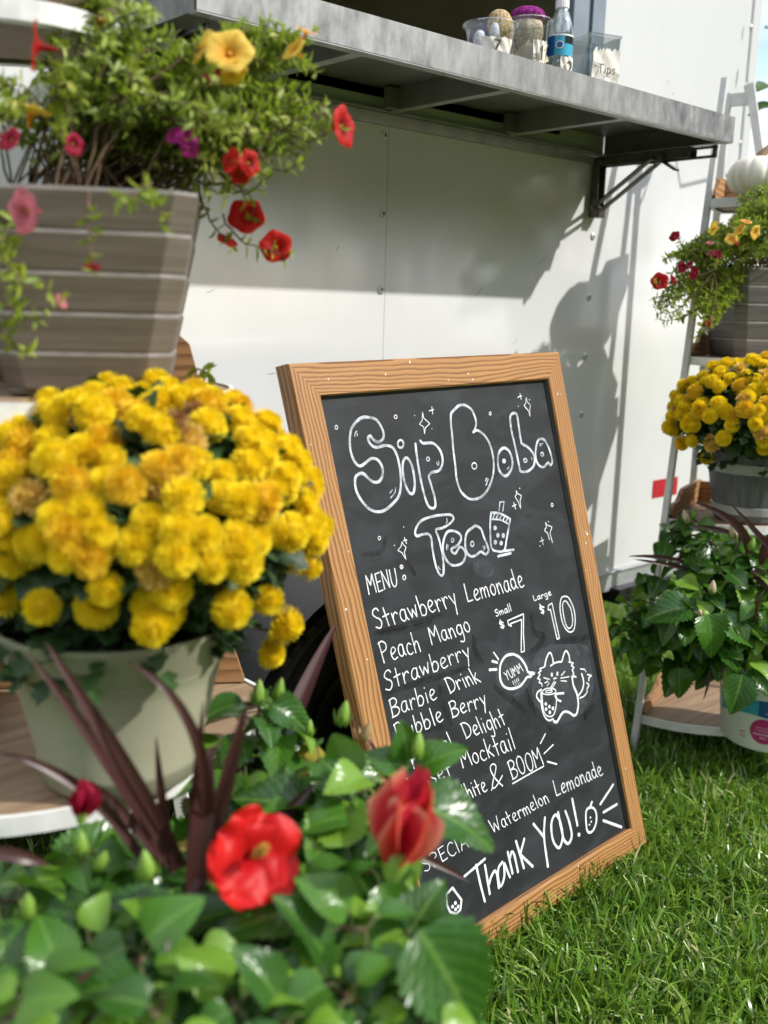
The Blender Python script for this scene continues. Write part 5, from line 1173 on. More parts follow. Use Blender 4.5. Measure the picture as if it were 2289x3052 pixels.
petunias(t, sr, [bl(1590, 520, 2.72, .10, 2.2, .07), bl(1660, 500, 2.7, .12, 2.2, .09), bl(1500, 560, 2.75, .08, 1.6, .05), bl(1470, 655, 2.75, .07, 1.5, .06), bl(1625, 450, 2.7, .06, .9, .07), bl(1530, 680, 2.72, .045, .7, .05)], 128, rg,
  [('red', at(1425, 607, 2.66), ax_(-.3, .1, 1), .027), ('red', at(1455, 604, 2.68), ax_(.6, .3, .6), .017), ('crimson', at(1457, 510, 2.7), ax_(-.6, .3, .7), .018), ('crimson', at(1474, 578, 2.68), ax_(.3, -.2, .8), .017), ('crimson', at(1490, 572, 2.68), ax_(.7, -.5, .4), .015), ('crimson', at(1499, 590, 2.66), ax_(-.8, .1, .4), .020),
   ('yellow', at(1541, 492, 2.66), ax_(-.9, .1, .3), .022), ('yellow', at(1580, 516, 2.62), ax_(-.2, .3, .9), .020), ('yellow', at(1597, 496, 2.62), ax_(-.7, .5, .4), .022), ('yellow', at(1632, 502, 2.6), ax_(.5, -.3, .7), .022), ('pink', at(1534, 524, 2.64), ax_(-.1, .8, .5), .013), ('pink', at(1537, 547, 2.64), ax_(0, -.6, .7), .012), ('crimson', at(1552, 549, 2.63), ax_(.2, .2, .9), .013), ('red', at(1591, 523, 2.62), ax_(.7, .2, .6), .013), ('crimson', at(1526, 700, 2.66), ax_(-.2, -.8, .4), .014), ('pink', at(1537, 690, 2.66), ax_(.9, .2, .2), .010), ('orange', at(1612, 478, 2.62), ax_(.1, .7, .5), .018)],
  sprigs=[(at(1560, 570, 2.72), at(1480, 560, 2.7), at(1462, 512, 2.7)), (at(1550, 575, 2.72), at(1500, 660, 2.7), at(1415, 640, 2.68)), (at(1530, 600, 2.7), at(1440, 720, 2.7), at(1412, 650, 2.68)), (at(1545, 590, 2.7), at(1560, 700, 2.68), at(1500, 730, 2.7)), (at(1540, 600, 2.7), at(1540, 660, 2.68), at(1470, 690, 2.68)), (at(1540, 620, 2.7), at(1500, 700, 2.68), at(1420, 690, 2.66)), (at(1545, 640, 2.68), at(1530, 720, 2.68), at(1520, 700, 2.66)), (at(1560, 560, 2.7), at(1500, 520, 2.7), at(1440, 560, 2.68)), (at(1550, 580, 2.7), at(1450, 620, 2.7), at(1415, 612, 2.66))], leaf=.020)

# ------------------------------------------------------------------ hibiscus
def hib_flower(spread, mats, seed, col=True):
    g = Geo(); rg_ = np.random.default_rng(seed)
    for p in range(5):
        a = p * 2 * np.pi / 5 + rg_.uniform(-.16, .16); pl = rg_.uniform(.86, 1.12); ps = rg_.uniform(.82, 1.08)
        er = np.array((math.cos(a), math.sin(a), 0)); et = np.array((-math.sin(a), math.cos(a), 0)); ez = np.array((0, 0, 1.))
        rows, cols = 11, 11; V = []; UV = []
        for i in range(rows):
            t = i / (rows - 1); w_ = (.10 + .68 * math.sin(math.pi * min(1, t * .80 + .02)) ** .9) * (1 if t < .92 else .90)
            op = spread * ps * (.35 + .65 * t)
            for j in range(cols):
                s = -1 + 2 * j / (cols - 1)
                rf = .12 * math.sin(6 * s + seed + p * 2) * t ** 2 + .07 * math.sin(11 * t + 5 * s + p) * t + .04 * math.sin(19 * s + 3 * p) * t ** 3
                q = er * (t * math.sin(op)) + ez * (t * math.cos(op) + rf + .16 * s * s * t * (1 if spread > .8 else -.3) + .05 * s) + et * (s * w_ * (1 if spread > .8 else .50))
                if spread <= .8: q -= er * (.45 * s * s * w_)
                V.append(q * pl); UV.append((s * .5 + .5, t))
        g.add(V, np.array([(i * cols + j, i * cols + j + 1, (i + 1) * cols + j + 1, (i + 1) * cols + j) for i in range(rows - 1) for j in range(cols - 1)]), 0, UV)
    g.lathe([(.10, -.22), (.16, -.05), (.17, .1), (.12, .16)], (0, 0, 0), 12, 2)
    if col:
        c_ = bezier(np.array((0, 0, .05)), np.array((0, 0, .5)), np.array((.16, .05, 1.12)), 8)
        g.tube(c_, .026, 8, 3)
        for k in range(110):
            b = c_[4] + (c_[7] - c_[4]) * rg_.random(); d = nz(rg_.normal(size=3))
            g.box(b + d * rg_.uniform(.05, .10), (.032, .032, .032), 1, None)
    return mesh_of(g, 'flower', [MT[x] for x in mats])
m = Mat('fading_petal', .5, .25)
sep = m.node('ShaderNodeSeparateXYZ', {0: m.coord('UV')})
st = m.math('ABSOLUTE', m.math('SUBTRACT', sep.outputs[0], .5))
c = m.ramp(st, [(0, (.36, .006, .03)), (.24, (.48, .012, .04)), (.40, (.58, .04, .06)), (.5, (.78, .42, .26))])
m.set('Base Color', m.mix(m.ramp(sep.outputs[1], [(.1, (0, 0, 0)), (.5, (1, 1, 1))]), (.40, .006, .03), c)); m.translucent((.8, .08, .03), .3)
MT['fading'] = m.m
HIBO = hib_flower(1.18, ('hib_red', 'pollen', 'bud_green', 'red_petal'), 3)
HIBH = hib_flower(.21, ('fading', 'pollen', 'bud_green', 'red_petal'), 5, False)
HIBW = hib_flower(.20, ('crimson_petal', 'pollen', 'bud_green', 'red_petal'), 8, False)
def bud(mats, n_=6, op=.0):
    g = Geo()
    g.lathe([(.001, 0), (.15, .04), (.25, .28), (.24, .62), (.12, .95), (.001, 1.12)], (0, 0, 0), 14, 0, fn=lambda r_, z, an: r_ * (1 + .10 * np.cos(5 * an)))
    for k in range(n_):
        a = k * 6.283 / n_; d = np.array((math.cos(a), math.sin(a), 0))
        T, F, UV = leaf_tpl(5, 3, lambda t: .13 * math.sin(math.pi * (t * .9 + .08)) + .005, 0, .3, 0)
        y = nz(d * (.42 + op) + np.array((0, 0, .9))); s = np.cross(y, d); z = np.cross(s, y)
        g.add(d * .2 + .62 * (T[:, :1] * s + T[:, 1:2] * y + T[:, 2:] * z), F, 1, UV)
    return mesh_of(g, 'bud', [MT[x] for x in mats])
BUDG, BUDC, BUDD = bud(('bud_green', 'bud_green')), bud(('bud_cream', 'bud_green')), bud(('bud_dry', 'bud_dry'), 9, .8)

def hibiscus(parent, base, targets, rg, size, fill, extra_leaves=()):
    g = Geo(); gs = Geo(); base = np.array(base, float)
    P, D, N_, S_, Rn = [], [], [], [], []
    tg_all = list(targets)
    for tgt in tg_all:
        tgt = np.array(tgt, float)
        a = base + np.array((rg.uniform(-.06, .06), rg.uniform(-.06, .06), 0))
        mid = a * .4 + tgt * .6; mid[2] = max(mid[2], a[2] * .3 + tgt[2] * .7) ; mid[:2] = a[:2] * .62 + tgt[:2] * .38
        L_ = np.linalg.norm(tgt - a); k = max(8, int(L_ / .02))
        c_ = bezier(a, mid, tgt, k); tg = nz(np.gradient(c_, axis=0))
        gs.tube(c_, np.linspace(.0045, .0022, k), 6)
        i0 = int(k * .30)
        ph = rg.uniform(0, 6.28)
        for i in range(i0, k):
            if i < k * .72 and rg.random() < .48: continue
            fr = (i - i0) / max(1, k - i0)
            for q in range(1 if i < k - 3 else 2):
                ph += 2.4
                e1 = nz(np.cross(tg[i], (0.3, .2, 1))); e2 = np.cross(tg[i], e1)
                out = e1 * math.cos(ph) + e2 * math.sin(ph)
                out = nz(out + tg[i] * .35 + np.array((0, 0, .10)))
                s = size * rg.uniform(.72, 1.18) * (1 - .5 * fr ** 3)
                pet = s * rg.uniform(.25, .5)
                p1 = c_[i] + out * pet
                g.tube([c_[i], c_[i] + out * pet * .6 + np.array((0, 0, .006)), p1], .0012, 4, 1, cap=False)
                d = nz(out * np.array((1, 1, .4)) + np.array((0, 0, rg.uniform(-.55, .05))))
                P.append(p1); D.append(d); N_.append(nz(np.array((0, 0, 1.)) + .35 * rg.normal(size=3) - FW * .25)); S_.append(s); Rn.append(1.0 if rg.random() < .008 else np.clip(rg.uniform(0, .72) + .42 * fr ** 3, 0, .93))
    for p, d, n_, s in extra_leaves:
        P.append(np.array(p)); D.append(nz(np.array(d))); N_.append(nz(np.array(n_))); S_.append(s); Rn.append(rg.uniform(.2, .7))
    P, D, N_, S_, Rn = map(np.array, (P, D, N_, S_, Rn))
    v = rg.integers(0, 4, len(P))
    for q in range(4):
        m_ = v == q
        scatter(g, HIB[q], P[m_], D[m_], N_[m_], S_[m_], Rn[m_])
    g.build('foliage', [MT['hib_leaf'], MT['stem']], parent)
    gs.build('branch', MT['woody'], parent)

def blade_leaf(parent, pts, width, twist=0.):
    """long strap leaf through base, middle, tip"""
    a, b, c_ = (np.array(p) for p in pts)
    k = 22; cl = bezier(a, 2 * b - (a + c_) / 2, c_, k); tg = nz(np.gradient(cl, axis=0))
    toc = nz(CAM - cl); sd = nz(np.cross(tg, toc)); up = np.cross(sd, tg)
    sd = sd * math.cos(twist) + up * math.sin(twist); up = np.cross(sd, tg)
    t = np.linspace(0, 1, k); w_ = width / 2 * (np.sin(np.pi * np.clip(t * .78 + .22, 0, 1)) ** .75 + .02) * (1 - .15 * t)
    g = Geo(); V = []; UV = []
    for i in range(k):
        for s in (-1, -.5, 0, .5, 1):
            V.append(cl[i] + sd[i] * s * w_[i] + up[i] * (abs(s) * w_[i] * .38)); UV.append((s * .5 + .5, t[i]))
    g.add(V, np.array([(i * 5 + j, i * 5 + j + 1, i * 5 + j + 6, i * 5 + j + 5) for i in range(k - 1) for j in range(4)]), 0, UV)
    g.build('strap_leaf', MT['cordyline'], parent)

rg = np.random.default_rng(21)
lb_ = rpos(LC, LA, LB, .27, .30)
t = thing('potted_hibiscus', (*lb_, TZ[0] + .006), 'glossy hibiscus with an open red flower and dark spiky leaves in front of the board', 'potted plant', 'hibiscus plants in tubs')
tub(t, lb_, TZ[0] + .006, False)
HT = [(480, 1640, 1.30), (560, 1530, 1.30), (620, 1570, 1.30), (745, 1640, 1.30), (690, 1640, 1.28), (840, 1730, 1.18), (790, 1740, 1.14), (880, 1790, 1.10), (800, 1700, 1.16), (890, 2010, 1.0), (930, 2090, .96), (600, 1720, 1.2), (320, 1900, 1.08), (170, 1850, 1.08), (60, 1950, 1.05), (30, 2050, 1.0), (190, 2030, .98),
      (400, 2070, .95), (600, 2060, .95), (790, 2010, .96), (760, 2160, .9), (520, 2190, .88), (250, 2170, .9), (80, 2170, .92), (880, 2170, .92), (430, 1930, 1.06), (650, 1900, 1.06), (760, 1800, 1.12), (330, 2200, .86), (640, 2230, .86), (150, 2240, .86), (530, 1680, 1.26), (800, 1880, 1.05), (20, 2200, .86), (720, 1960, 1.0), (940, 2240, .9), (770, 1715, 1.24), (-40, 1950, 1.0), (300, 2080, .92)]
hibiscus(t, (*lb_, TZ[0] + .19), [at(*q) for q in HT], rg, .080, 0,
  extra_leaves=[(at(905, 2010, .93), ax_(.55, -.75, .2), ax_(.2, .5, .8), .105), (at(905, 1742, 1.12), ax_(.95, -.22, .1), ax_(-.1, .8, .5), .090), (at(880, 1640, 1.2), ax_(-.1, .9, .2), ax_(.2, .1, .9), .045), (at(905, 1660, 1.2), ax_(.55, .5, .3), ax_(-.2, .6, .7), .055), (at(880, 1665, 1.2), ax_(-.6, .5, .3), ax_(.2, .6, .7), .05)])
place('flower', HIBO, t, basis(at(528, 1852, 1.0), ax_(.45, .28, .8), .052, 1.05))
place('flower', HIBH, t, basis(at(855, 1862, .98), ax_(.25, 1, .12), .078, .3))
place('flower', HIBW, t, basis(at(176, 1765, 1.02), ax_(.15, 1, .1), .034, .3))
for x, y, d, s, me, a in ((556, 1525, 1.28, .032, BUDG, ax_(.1, 1, .1)), (598, 1510, 1.29, .026, BUDG, ax_(.25, 1, .1)), (735, 1568, 1.31, .032, BUDG, ax_(.25, 1, .1)), (782, 1600, 1.30, .026, BUDD, ax_(.35, .8, .2)), (668, 1590, 1.30, .02, BUDG, ax_(.05, 1, 0)), (322, 1905, 1.0, .032, BUDG, ax_(-.1, 1, .2)), (178, 1850, 1.02, .026, BUDG, ax_(0, 1, .2)), (60, 1985, .98, .028, BUDG, ax_(.1, .9, .3)), (900, 1640, 1.19, .03, BUDG, ax_(.1, 1, 0)), (210, 1880, 1.0, .022, BUDG, ax_(.4, .8, .2))):
    place('bud', me, t, basis(at(x, y, d), a, s))
for pts, w_ in (([(400, 1900, 1.1), (270, 1660, 1.02), (98, 1385, .98)], .030), ([(380, 1880, 1.1), (230, 1640, 1.04), (58, 1408, 1.0)], .022), ([(440, 1880, 1.1), (425, 1600, 1.0), (272, 1428, .98)], .018), ([(410, 1880, 1.1), (425, 1690, 1.05), (440, 1512, 1.02)], .016), ([(425, 1910, 1.08), (490, 1690, 1.04), (530, 1520, 1.02)], .026), ([(540, 1780, 1.3), (640, 1530, 1.38), (728, 1343, 1.44)], .038),
              ([(310, 1860, 1.08), (170, 1700, 1.05), (-10, 1625, 1.02)], .018), ([(375, 1880, 1.08), (352, 1740, 1.06), (337, 1588, 1.04)], .016), ([(690, 1790, 1.2), (860, 1830, 1.22), (1016, 1906, 1.24)], .022), ([(420, 1930, 1.06), (440, 1760, 1.05), (455, 1610, 1.06)], .036), ([(430, 1900, 1.0), (385, 1990, .93), (360, 2060, .90)], .014), ([(330, 2080, .95), (180, 2125, .9), (-20, 2215, .86)], .024), ([(480, 1880, 1.12), (580, 1800, 1.14), (680, 1690, 1.18)], .034), ([(360, 1870, 1.1), (270, 1760, 1.08), (200, 1690, 1.06)], .018), ([(450, 1560, 1.42), (540, 1525, 1.45), (632, 1521, 1.47)], .016), ([(800, 1740, 1.3), (840, 1690, 1.31), (756, 1540, 1.33)], .014), ([(-30, 1840, 1.0), (40, 1850, 1.0), (110, 1870, 1.02)], .020)):
    blade_leaf(t, [at(*q) for q in pts], w_ * .72)

z3 = lambda x, y, d: at((1700 + x / 2.8166) / 1.3797, (1500 + y / 2.8166) / 1.3797, d)
rb_ = at(1668, 1500, 2.80)[:2]
t = thing('potted_hibiscus', (*rb_, TZ[0] + .006), 'dark leaved hibiscus with pale buds in the white printed tub', 'potted plant', 'hibiscus plants in tubs')
tub(t, rb_, TZ[0] + .006, True)
HT = [z3(980, 130, 2.86), z3(850, 200, 2.84), z3(820, 360, 2.8), z3(1100, 280, 2.8), z3(640, 620, 2.84), z3(560, 800, 2.84), z3(500, 880, 2.8), z3(420, 1000, 2.8), z3(430, 1150, 2.78), z3(560, 1200, 2.74), z3(700, 1080, 2.7), z3(1000, 480, 2.74), z3(900, 700, 2.66), z3(850, 880, 2.62), z3(1100, 760, 2.6), z3(1180, 980, 2.56),
      z3(1400, 360, 2.7), z3(1500, 420, 2.66), z3(1300, 620, 2.6), z3(1560, 560, 2.6), z3(1560, 800, 2.55), z3(1400, 1020, 2.55), z3(1300, 1150, 2.58), z3(1150, 1180, 2.62), z3(1540, 1180, 2.56), z3(1480, 1330, 2.54), z3(1700, 500, 2.62), z3(1750, 900, 2.55), z3(660, 900, 2.7), z3(720, 1040, 2.68), z3(950, 1000, 2.62), z3(1650, 1000, 2.55), z3(1300, 850, 2.58), z3(1800, 700, 2.6), z3(600, 1080, 2.74)]
hibiscus(t, (*rb_, TZ[0] + .20), HT, rg, .088, 0,
  extra_leaves=[(z3(905, 1380, 2.66), ax_(.1, -.95, .15), ax_(.1, .1, 1), .078), (z3(1150, 930, 2.52), ax_(.15, -.85, .3), ax_(0, .55, .9), .098), (z3(1440, 1440, 2.5), ax_(-.25, -.9, .15), ax_(.1, .25, 1), .098), (z3(1290, 980, 2.54), ax_(.8, -.45, .2), ax_(0, .7, .8), .11), (z3(1000, 870, 2.58), ax_(-.95, -.05, .2), ax_(0, .6, .8), .105), (z3(620, 1230, 2.68), ax_(.85, .35, .1), ax_(-.1, .75, .7), .085), (z3(1260, 1200, 2.55), ax_(.75, -.55, .2), ax_(.2, .6, .8), .105), (z3(1050, 480, 2.7), ax_(.9, 0, .2), ax_(0, .8, .6), .095)])
for x, y, d, s, me, a in ((985, 175, 2.84, .040, BUDC, ax_(-.3, 1, .1)), (1030, 130, 2.85, .026, BUDG, ax_(.1, 1, 0)), (1375, 300, 2.66, .042, BUDC, ax_(-.2, 1, .2)), (1190, 760, 2.54, .034, BUDC, ax_(0, 1, .3)), (1480, 300, 2.66, .026, BUDG, ax_(0, 1, .1)), (1510, 400, 2.6, .034, BUDG, ax_(.2, 1, .2)), (1250, 300, 2.72, .03, BUDG, ax_(-.2, 1, .1)), (1610, 400, 2.62, .024, BUDD, ax_(.5, .6, .4)), (1090, 940, 2.5, .026, BUDC, ax_(-.3, .5, .7))):
    place('bud', me, t, basis(z3(x, y, d), a, s))
for pts, w_ in (([(1050, 520, 2.74), (760, 455, 2.72), (480, 446, 2.7)], .022), ([(1000, 560, 2.72), (760, 505, 2.7), (528, 470, 2.68)], .018), ([(1500, 420, 2.62), (1380, 170, 2.6), (1035, -10, 2.62)], .040), ([(1720, 420, 2.5), (1560, 240, 2.5), (1340, -5, 2.52)], .026), ([(1420, 330, 2.64), (1425, 240, 2.64), (1420, 160, 2.64)], .014), ([(1560, 980, 2.5), (1575, 830, 2.48), (1640, 720, 2.48)], .014), ([(1170, 1400, 2.62), (1150, 1540, 2.62), (1115, 1648, 2.62)], .012), ([(1620, 520, 2.6), (1650, 350, 2.58), (1760, 150, 2.56)], .045), ([(1560, 560, 2.6), (1600, 640, 2.57), (1700, 760, 2.54)], .045), ([(1350, 250, 2.66), (1200, 215, 2.68), (1030, 190, 2.7)], .026)):
    blade_leaf(t, [z3(*q) for q in pts], w_ * .6)

# ------------------------------------------------------------------ pumpkins
def pumpkin(loc, r_, label):
    t = thing('pumpkin', loc, label, 'pumpkin', 'white pumpkins')
    g = Geo(); n_ = 20
    pr = []
    for i in range(n_):
        a = -np.pi / 2 + np.pi * i / (n_ - 1)
        pr.append((r_ * max(.012, math.cos(a)) ** .72, r_ * .66 * (1 + math.sin(a) * .98)))
    def fn(q, z, an): return q * (1 - .075 * (1 - np.abs(np.sin(an * 5.5 + .4))) ** 1.6 * min(1, q / r_ * 1.3))
    g.lathe(pr, loc, 132, fn=fn); g.build('shell', MT['pumpkin'], t)
    g = Geo(); z = loc[2] + r_ * 1.22
    g.tube([(loc[0], loc[1], z - .02), (loc[0] + .002, loc[1] - .004, z + .012), (loc[0] + .018, loc[1] - .02, z + .034), (loc[0] + .045, loc[1] - .045, z + .040)], [.024, .013, .010, .012], 10)
    g.build('stem', MT['pumpkin_stem'], t)
rp1 = at(1636, 392, 2.82)
pumpkin((rp1[0], rp1[1], TZ[3] + .006), .084, 'white ribbed pumpkin on the top tray of the rack at the trailer corner')
lp1 = rpos(LC, LA, LB, .10, .14)
pumpkin((*lp1, TZ[3] + .006), .105, 'white pumpkin mostly cut off above the blurred petunia planter')

# ------------------------------------------------------------------ branch reaching in at the upper right, trees behind the visitor
def tree(loc, h, spread, label, n_leaf, rg, leaf, branch_pts=(), group=None, cr=1.):
    t = thing('tree', loc, label, 'tree', group)
    g = Geo(); loc = np.array(loc, float)
    g.tube([loc, loc + (.05, .02, h * .3), loc + (-.05, .05, h * .6), loc + (.02, 0, h * .85)], [.14 * cr, .11 * cr, .07 * cr, .02], 10)
    tips = []
    for k in range(9):
        a = k * 2.4; b = loc + np.array((0, 0, h * (.35 + .06 * k))); e = b + np.array((math.cos(a) * spread * .7, math.sin(a) * spread * .7, h * .12))
        g.tube(bezier(b, (b + e) / 2 + np.array((0, 0, -.1)), e, 5), np.linspace(.04, .012, 5) * cr, 6); tips.append(e)
    for p in branch_pts: g.tube([np.array(q) for q in p], np.linspace(.006, .0015, len(p)), 6)
    g.build('trunk', MT['bark'], t)
    g = Geo()
    cl = [loc + np.array((0, 0, h * .68)) + nz(rg.normal(size=3)) * np.array((spread, spread, h * .30)) * rg.uniform(.3, .95) for _ in range(34)]
    P = np.concatenate([c_ + rg.normal(size=(n_leaf // 34, 3)) * np.array((.22, .22, .18)) * spread for c_ in cl])
    D = rg.normal(size=P.shape); N_ = rg.normal(size=P.shape) * .5 + (0, 0, 1)
    scatter(g, MUM[0], P, D, N_, rg.uniform(.7, 1.3, len(P)) * leaf, rg.random(len(P)))
    for p in branch_pts:
        for q in p[2:]:
            q = np.array(q)
            scatter(g, HIB[1], np.array([q]), np.array([ax_(-.6, -.15, .15) + .25 * rg.normal(size=3)]), np.array([ax_(0, .6, .6)]), .062, np.array([rg.uniform(.5, .9)]))
    g.build('crown', MT['tree_leaf'], t)
rg = np.random.default_rng(3)
tree((6.9, 2.1, 0), 3.4, .7, 'leafy young tree whose twigs reach in above the pumpkin rack', 2600, rg, .09,
     branch_pts=[[(6.8, 2.2, 2.3), at(1800, 150, 3.1), at(1676, 78, 3.05), at(1662, 186, 3.02), at(1664, 228, 3.0)]], cr=.4)
for (x, y, h) in ((-7.5, -6.5, 5.5), (-3.2, -9.5, 6.2), (1.0, -11.5, 6.6), (-10.5, -1.5, 5.8), (5.4, -13.5, 6.5), (-5.5, -8.2, 6.4), (-1.0, -10.5, 6.4), (-9.2, -4.0, 6.2), (3.2, -12.4, 6.8), (4.2, -8.8, 6.2), (7.2, -9.8, 6.8), (9.6, -7.2, 6.5), (10.6, -4.2, 6.2), (12.0, -1.2, 6.2), (13.0, -9.5, 7.0)):
    tree((x, y, 0), h, h * .36, 'broad green tree across the lawn, mirrored in the trailer side', 5200, rg, .34, group='trees across the lawn', cr=1.5)
# ------------------------------------------------------------------ things on the counter
def atY(x, y, Y):
    v = at(x, y, 1.0) - CAM
    return CAM + v * (Y / v[1])
ST = SZ + SH + .0005
def paper(parent, c, z0, z1, rad, face, half, txt, ragged, mat='paper', hearts=False, kind='tag'):
    k, n_ = 22, 8
    g = Geo(); rgp = np.random.default_rng(int(face * 100) % 97)
    an = np.linspace(-half, half, k); V = []
    top = z1 + ragged * rgp.uniform(-1, .2, k); bot = z0 + ragged * rgp.uniform(-.2, 1, k)
    for j in range(n_):
        for i, a in enumerate(an):
            zz = bot[i] + (top[i] - bot[i]) * j / (n_ - 1); rr = rad(zz) + .0016 + .0014 * math.sin(9 * a / half + j)
            V.append((c[0] + rr * math.cos(face + a), c[1] + rr * math.sin(face + a), zz))
    g.add(V, [(j * k + i, j * k + i + 1, (j + 1) * k + i + 1, (j + 1) * k + i) for j in range(n_ - 1) for i in range(k - 1)])
    tg_ = put(g.build('price_tag', MT[mat], None), parent)
    for tx, sz_, da, zc in txt:
        me, _ = text_mesh(tx, sz_)
        co = np.zeros(len(me.vertices) * 3); me.vertices.foreach_get('co', co); co = co.reshape(-1, 3)
        zz = zc + co[:, 1]; rr = np.array([rad(q) for q in zz]) + .0038; a = face + da + co[:, 0] / rad(zc)
        me.vertices.foreach_set('co', np.stack([c[0] + rr * np.cos(a), c[1] + rr * np.sin(a), zz], 1).astype(np.float32).ravel())
        me.materials.append(MT['ink']); o = bpy.data.objects.new('tag_text', me); COL.objects.link(o); put(o, tg_)
    for da, zc, s in hearts or ():
        g = Geo(); q = np.linspace(0, 2 * np.pi, 24, endpoint=False)
        hx = np.sin(q) ** 3; hy = (13 * np.cos(q) - 5 * np.cos(2 * q) - 2 * np.cos(3 * q) - np.cos(4 * q)) / 16
        V = []
        for f in (1, .74):
            for x, y in zip(hx * f, hy * f):
                a = face + da + x * s / rad(zc); rr = rad(zc) + .0038
                V.append((c[0] + rr * math.cos(a), c[1] + rr * math.sin(a), zc + y * s))
        g.add(V, [(i, (i + 1) % 24, 24 + (i + 1) % 24, 24 + i) for i in range(24)])
        put(g.build('tag_heart', MT['ink'], None), tg_)

def cup_shell(c, z, r0, r1, h, lip=.004):
    g = Geo()
    g.lathe([(.001, .001), (r0 - .002, .001), (r0, .004), (r1 - .002, h - .006), (r1 + lip, h - .004), (r1 + lip + .001, h), (r1 + lip - .001, h + .002), (r1 - .002, h)], (c[0], c[1], z), 64)
    return g
FACE = math.atan2(-1.5, -1.55)
# cup with the tan and navy crochet toys
c = atY(1058, 100, 1.565)[:2]
t = thing('plastic_cup', (*c, ST), 'clear cup of tan and navy crochet toys tagged 7, leftmost on the counter', 'cup', 'clear cups on the counter')
cup_shell(c, ST, .044, .055, .072).build('cup_shell', MT['clear'], t)
rad1 = lambda q: .044 + .011 * (q - ST) / .072 + .001
paper(t, c, ST + .006, ST + .040, rad1, FACE - .02 + .35, .72, [('7', .034, -.05, ST + .020)], .003, 'paper')
def toy(name, c, z, r_, hgt, mat, label, ribs=0, parts=()):
    o = thing(name, (*c, z), label, 'crochet toy', 'crochet toys for sale')
    g = Geo(); pr = [(r_ * max(.02, math.cos(a)) ** .8, hgt * (.5 + .5 * math.sin(a))) for a in np.linspace(-1.5, 1.5, 28)]
    g.lathe(pr, (*c, z), 80, fn=(lambda q, zz, an: q * (1 + .05 * np.abs(np.sin(an * ribs)))) if ribs else None)
    g.build('body', MT[mat], o)
    for nm, p, s, m_ in parts:
        g = Geo(); pr = [(max(.02, math.cos(a)) ** .8 * s[0], s[1] * math.sin(a)) for a in np.linspace(-1.5, 1.5, 18)]
        g.lathe(pr, p, 40); g.build(nm, MT[m_], o)
    return o
sdv = np.array((RGT[0], RGT[1]))
toy('crochet_toy', c + sdv * .018, ST + .012, .030, .092, 'yarn_tan', 'tan ribbed crochet toy standing out of the 7 cup', 9, [('tail', (*(c + sdv * .004 - np.array((.012, .02))), ST + .044), (.012, .030), 'yarn_pale')])
toy('crochet_toy', c - sdv * .020, ST + .010, .024, .066, 'yarn_navy', 'navy and grey crochet toy beside the tan one', 7, [('trim', (*(c - sdv * .024 - np.array((.012, .014))), ST + .036), (.014, .022), 'yarn_pale'), ('ear', (*(c - sdv * .008), ST + .075), (.013, .014), 'yarn_navy')])
# taller cup
c = atY(1141, 90, 1.575)[:2]
t = thing('plastic_cup', (*c, ST), 'taller clear cup tagged $1 with a purple capped crochet toy and tissue', 'cup', 'clear cups on the counter')
cup_shell(c, ST, .038, .047, .108).build('cup_shell', MT['clear'], t)
rad2 = lambda q: .038 + .009 * (q - ST) / .108 + .001
paper(t, c, ST + .004, ST + .062, rad2, FACE + .62, .42, [('1', .044, .06, ST + .034), ('$', .016, -.26, ST + .028)], .004, 'paper')
toy('crochet_toy', c + sdv * -.004, ST + .045, .036, .082, 'yarn_cream', 'cream crochet toy with a purple cap in the $1 cup', 0, [('cap', (*(c + sdv * -.004), ST + .118), (.039, .019), 'yarn_purple')])
g = Geo()
for k in range(5):
    a = k * 1.3; q = c + .020 * np.array((math.cos(a), math.sin(a)))
    T, F, UV = leaf_tpl(7, 7, lambda tt: .5 * math.sin(math.pi * (tt * .8 + .15)), 0, .3, .1, .15, k)
    scatter(g, (T, F, UV), np.array([(*q, ST + .012)]), np.array([(.5 * math.cos(a), .5 * math.sin(a), 1.)]), np.array([(math.cos(a), math.sin(a), .2)]), .052, np.array([.5]))
g.build('tissue_paper', MT['tissue'], t)
# bottle
c = atY(1209, 120, 1.575)[:2]
t = thing('water_bottle', (*c, ST), 'small water bottle with a blue label tagged $2', 'bottle')
r_ = .0275
prof = [(.001, .002), (r_ * .8, 0), (r_, .006), (r_, .014), (r_ * .95, .018), (r_, .022), (r_, .030), (r_ * .95, .034), (r_, .038), (r_, .046), (r_ * .95, .050), (r_, .054), (r_, .112), (r_ * .98, .120), (r_ * .86, .142), (r_ * .62, .164), (r_ * .46, .174), (r_ * .44, .186), (.001, .187)]
prof = [(q, z * .88) for q, z in prof]
g = Geo(); g.lathe(prof, (*c, ST), 56); g.build('bottle_shell', MT['water'], t)
g = Geo(); g.lathe([(.001, 0), (r_ * .52, 0), (r_ * .55, .002), (r_ * .55, .016), (r_ * .5, .019), (.001, .0195)], (*c, ST + .155), 40, fn=lambda q, z, an: q * (1 + .02 * np.sign(np.sin(an * 22)))); g.build('bottle_cap', MT['cap'], t, smooth=False)
def sleeve(z0, z1, a0, a1, lift, mat, name):
    g = Geo(); an = np.linspace(a0, a1, 30)
    V = [(c[0] + (r_ + lift) * math.cos(FACE + a), c[1] + (r_ + lift) * math.sin(FACE + a), ST + z) for z in (z0, z1) for a in an]
    g.add(V, [(i, i + 1, 31 + i, 30 + i) for i in range(29)]); return put(g.build(name, MT[mat], None), lab) if lab else g.build(name, MT[mat], t)
lab = None
lab = sleeve(.052, .094, -1.6, 2.6, .0008, 'lab_cyan', 'bottle_label')
sleeve(.052, .094, -1.6, -.55, .0014, 'lab_blue', 'label_stripe'); sleeve(.078, .0935, .30, 1.5, .0014, 'black', 'label_stripe'); sleeve(.0935, .097, -1.6, 2.6, .0012, 'lab_white', 'label_edge')
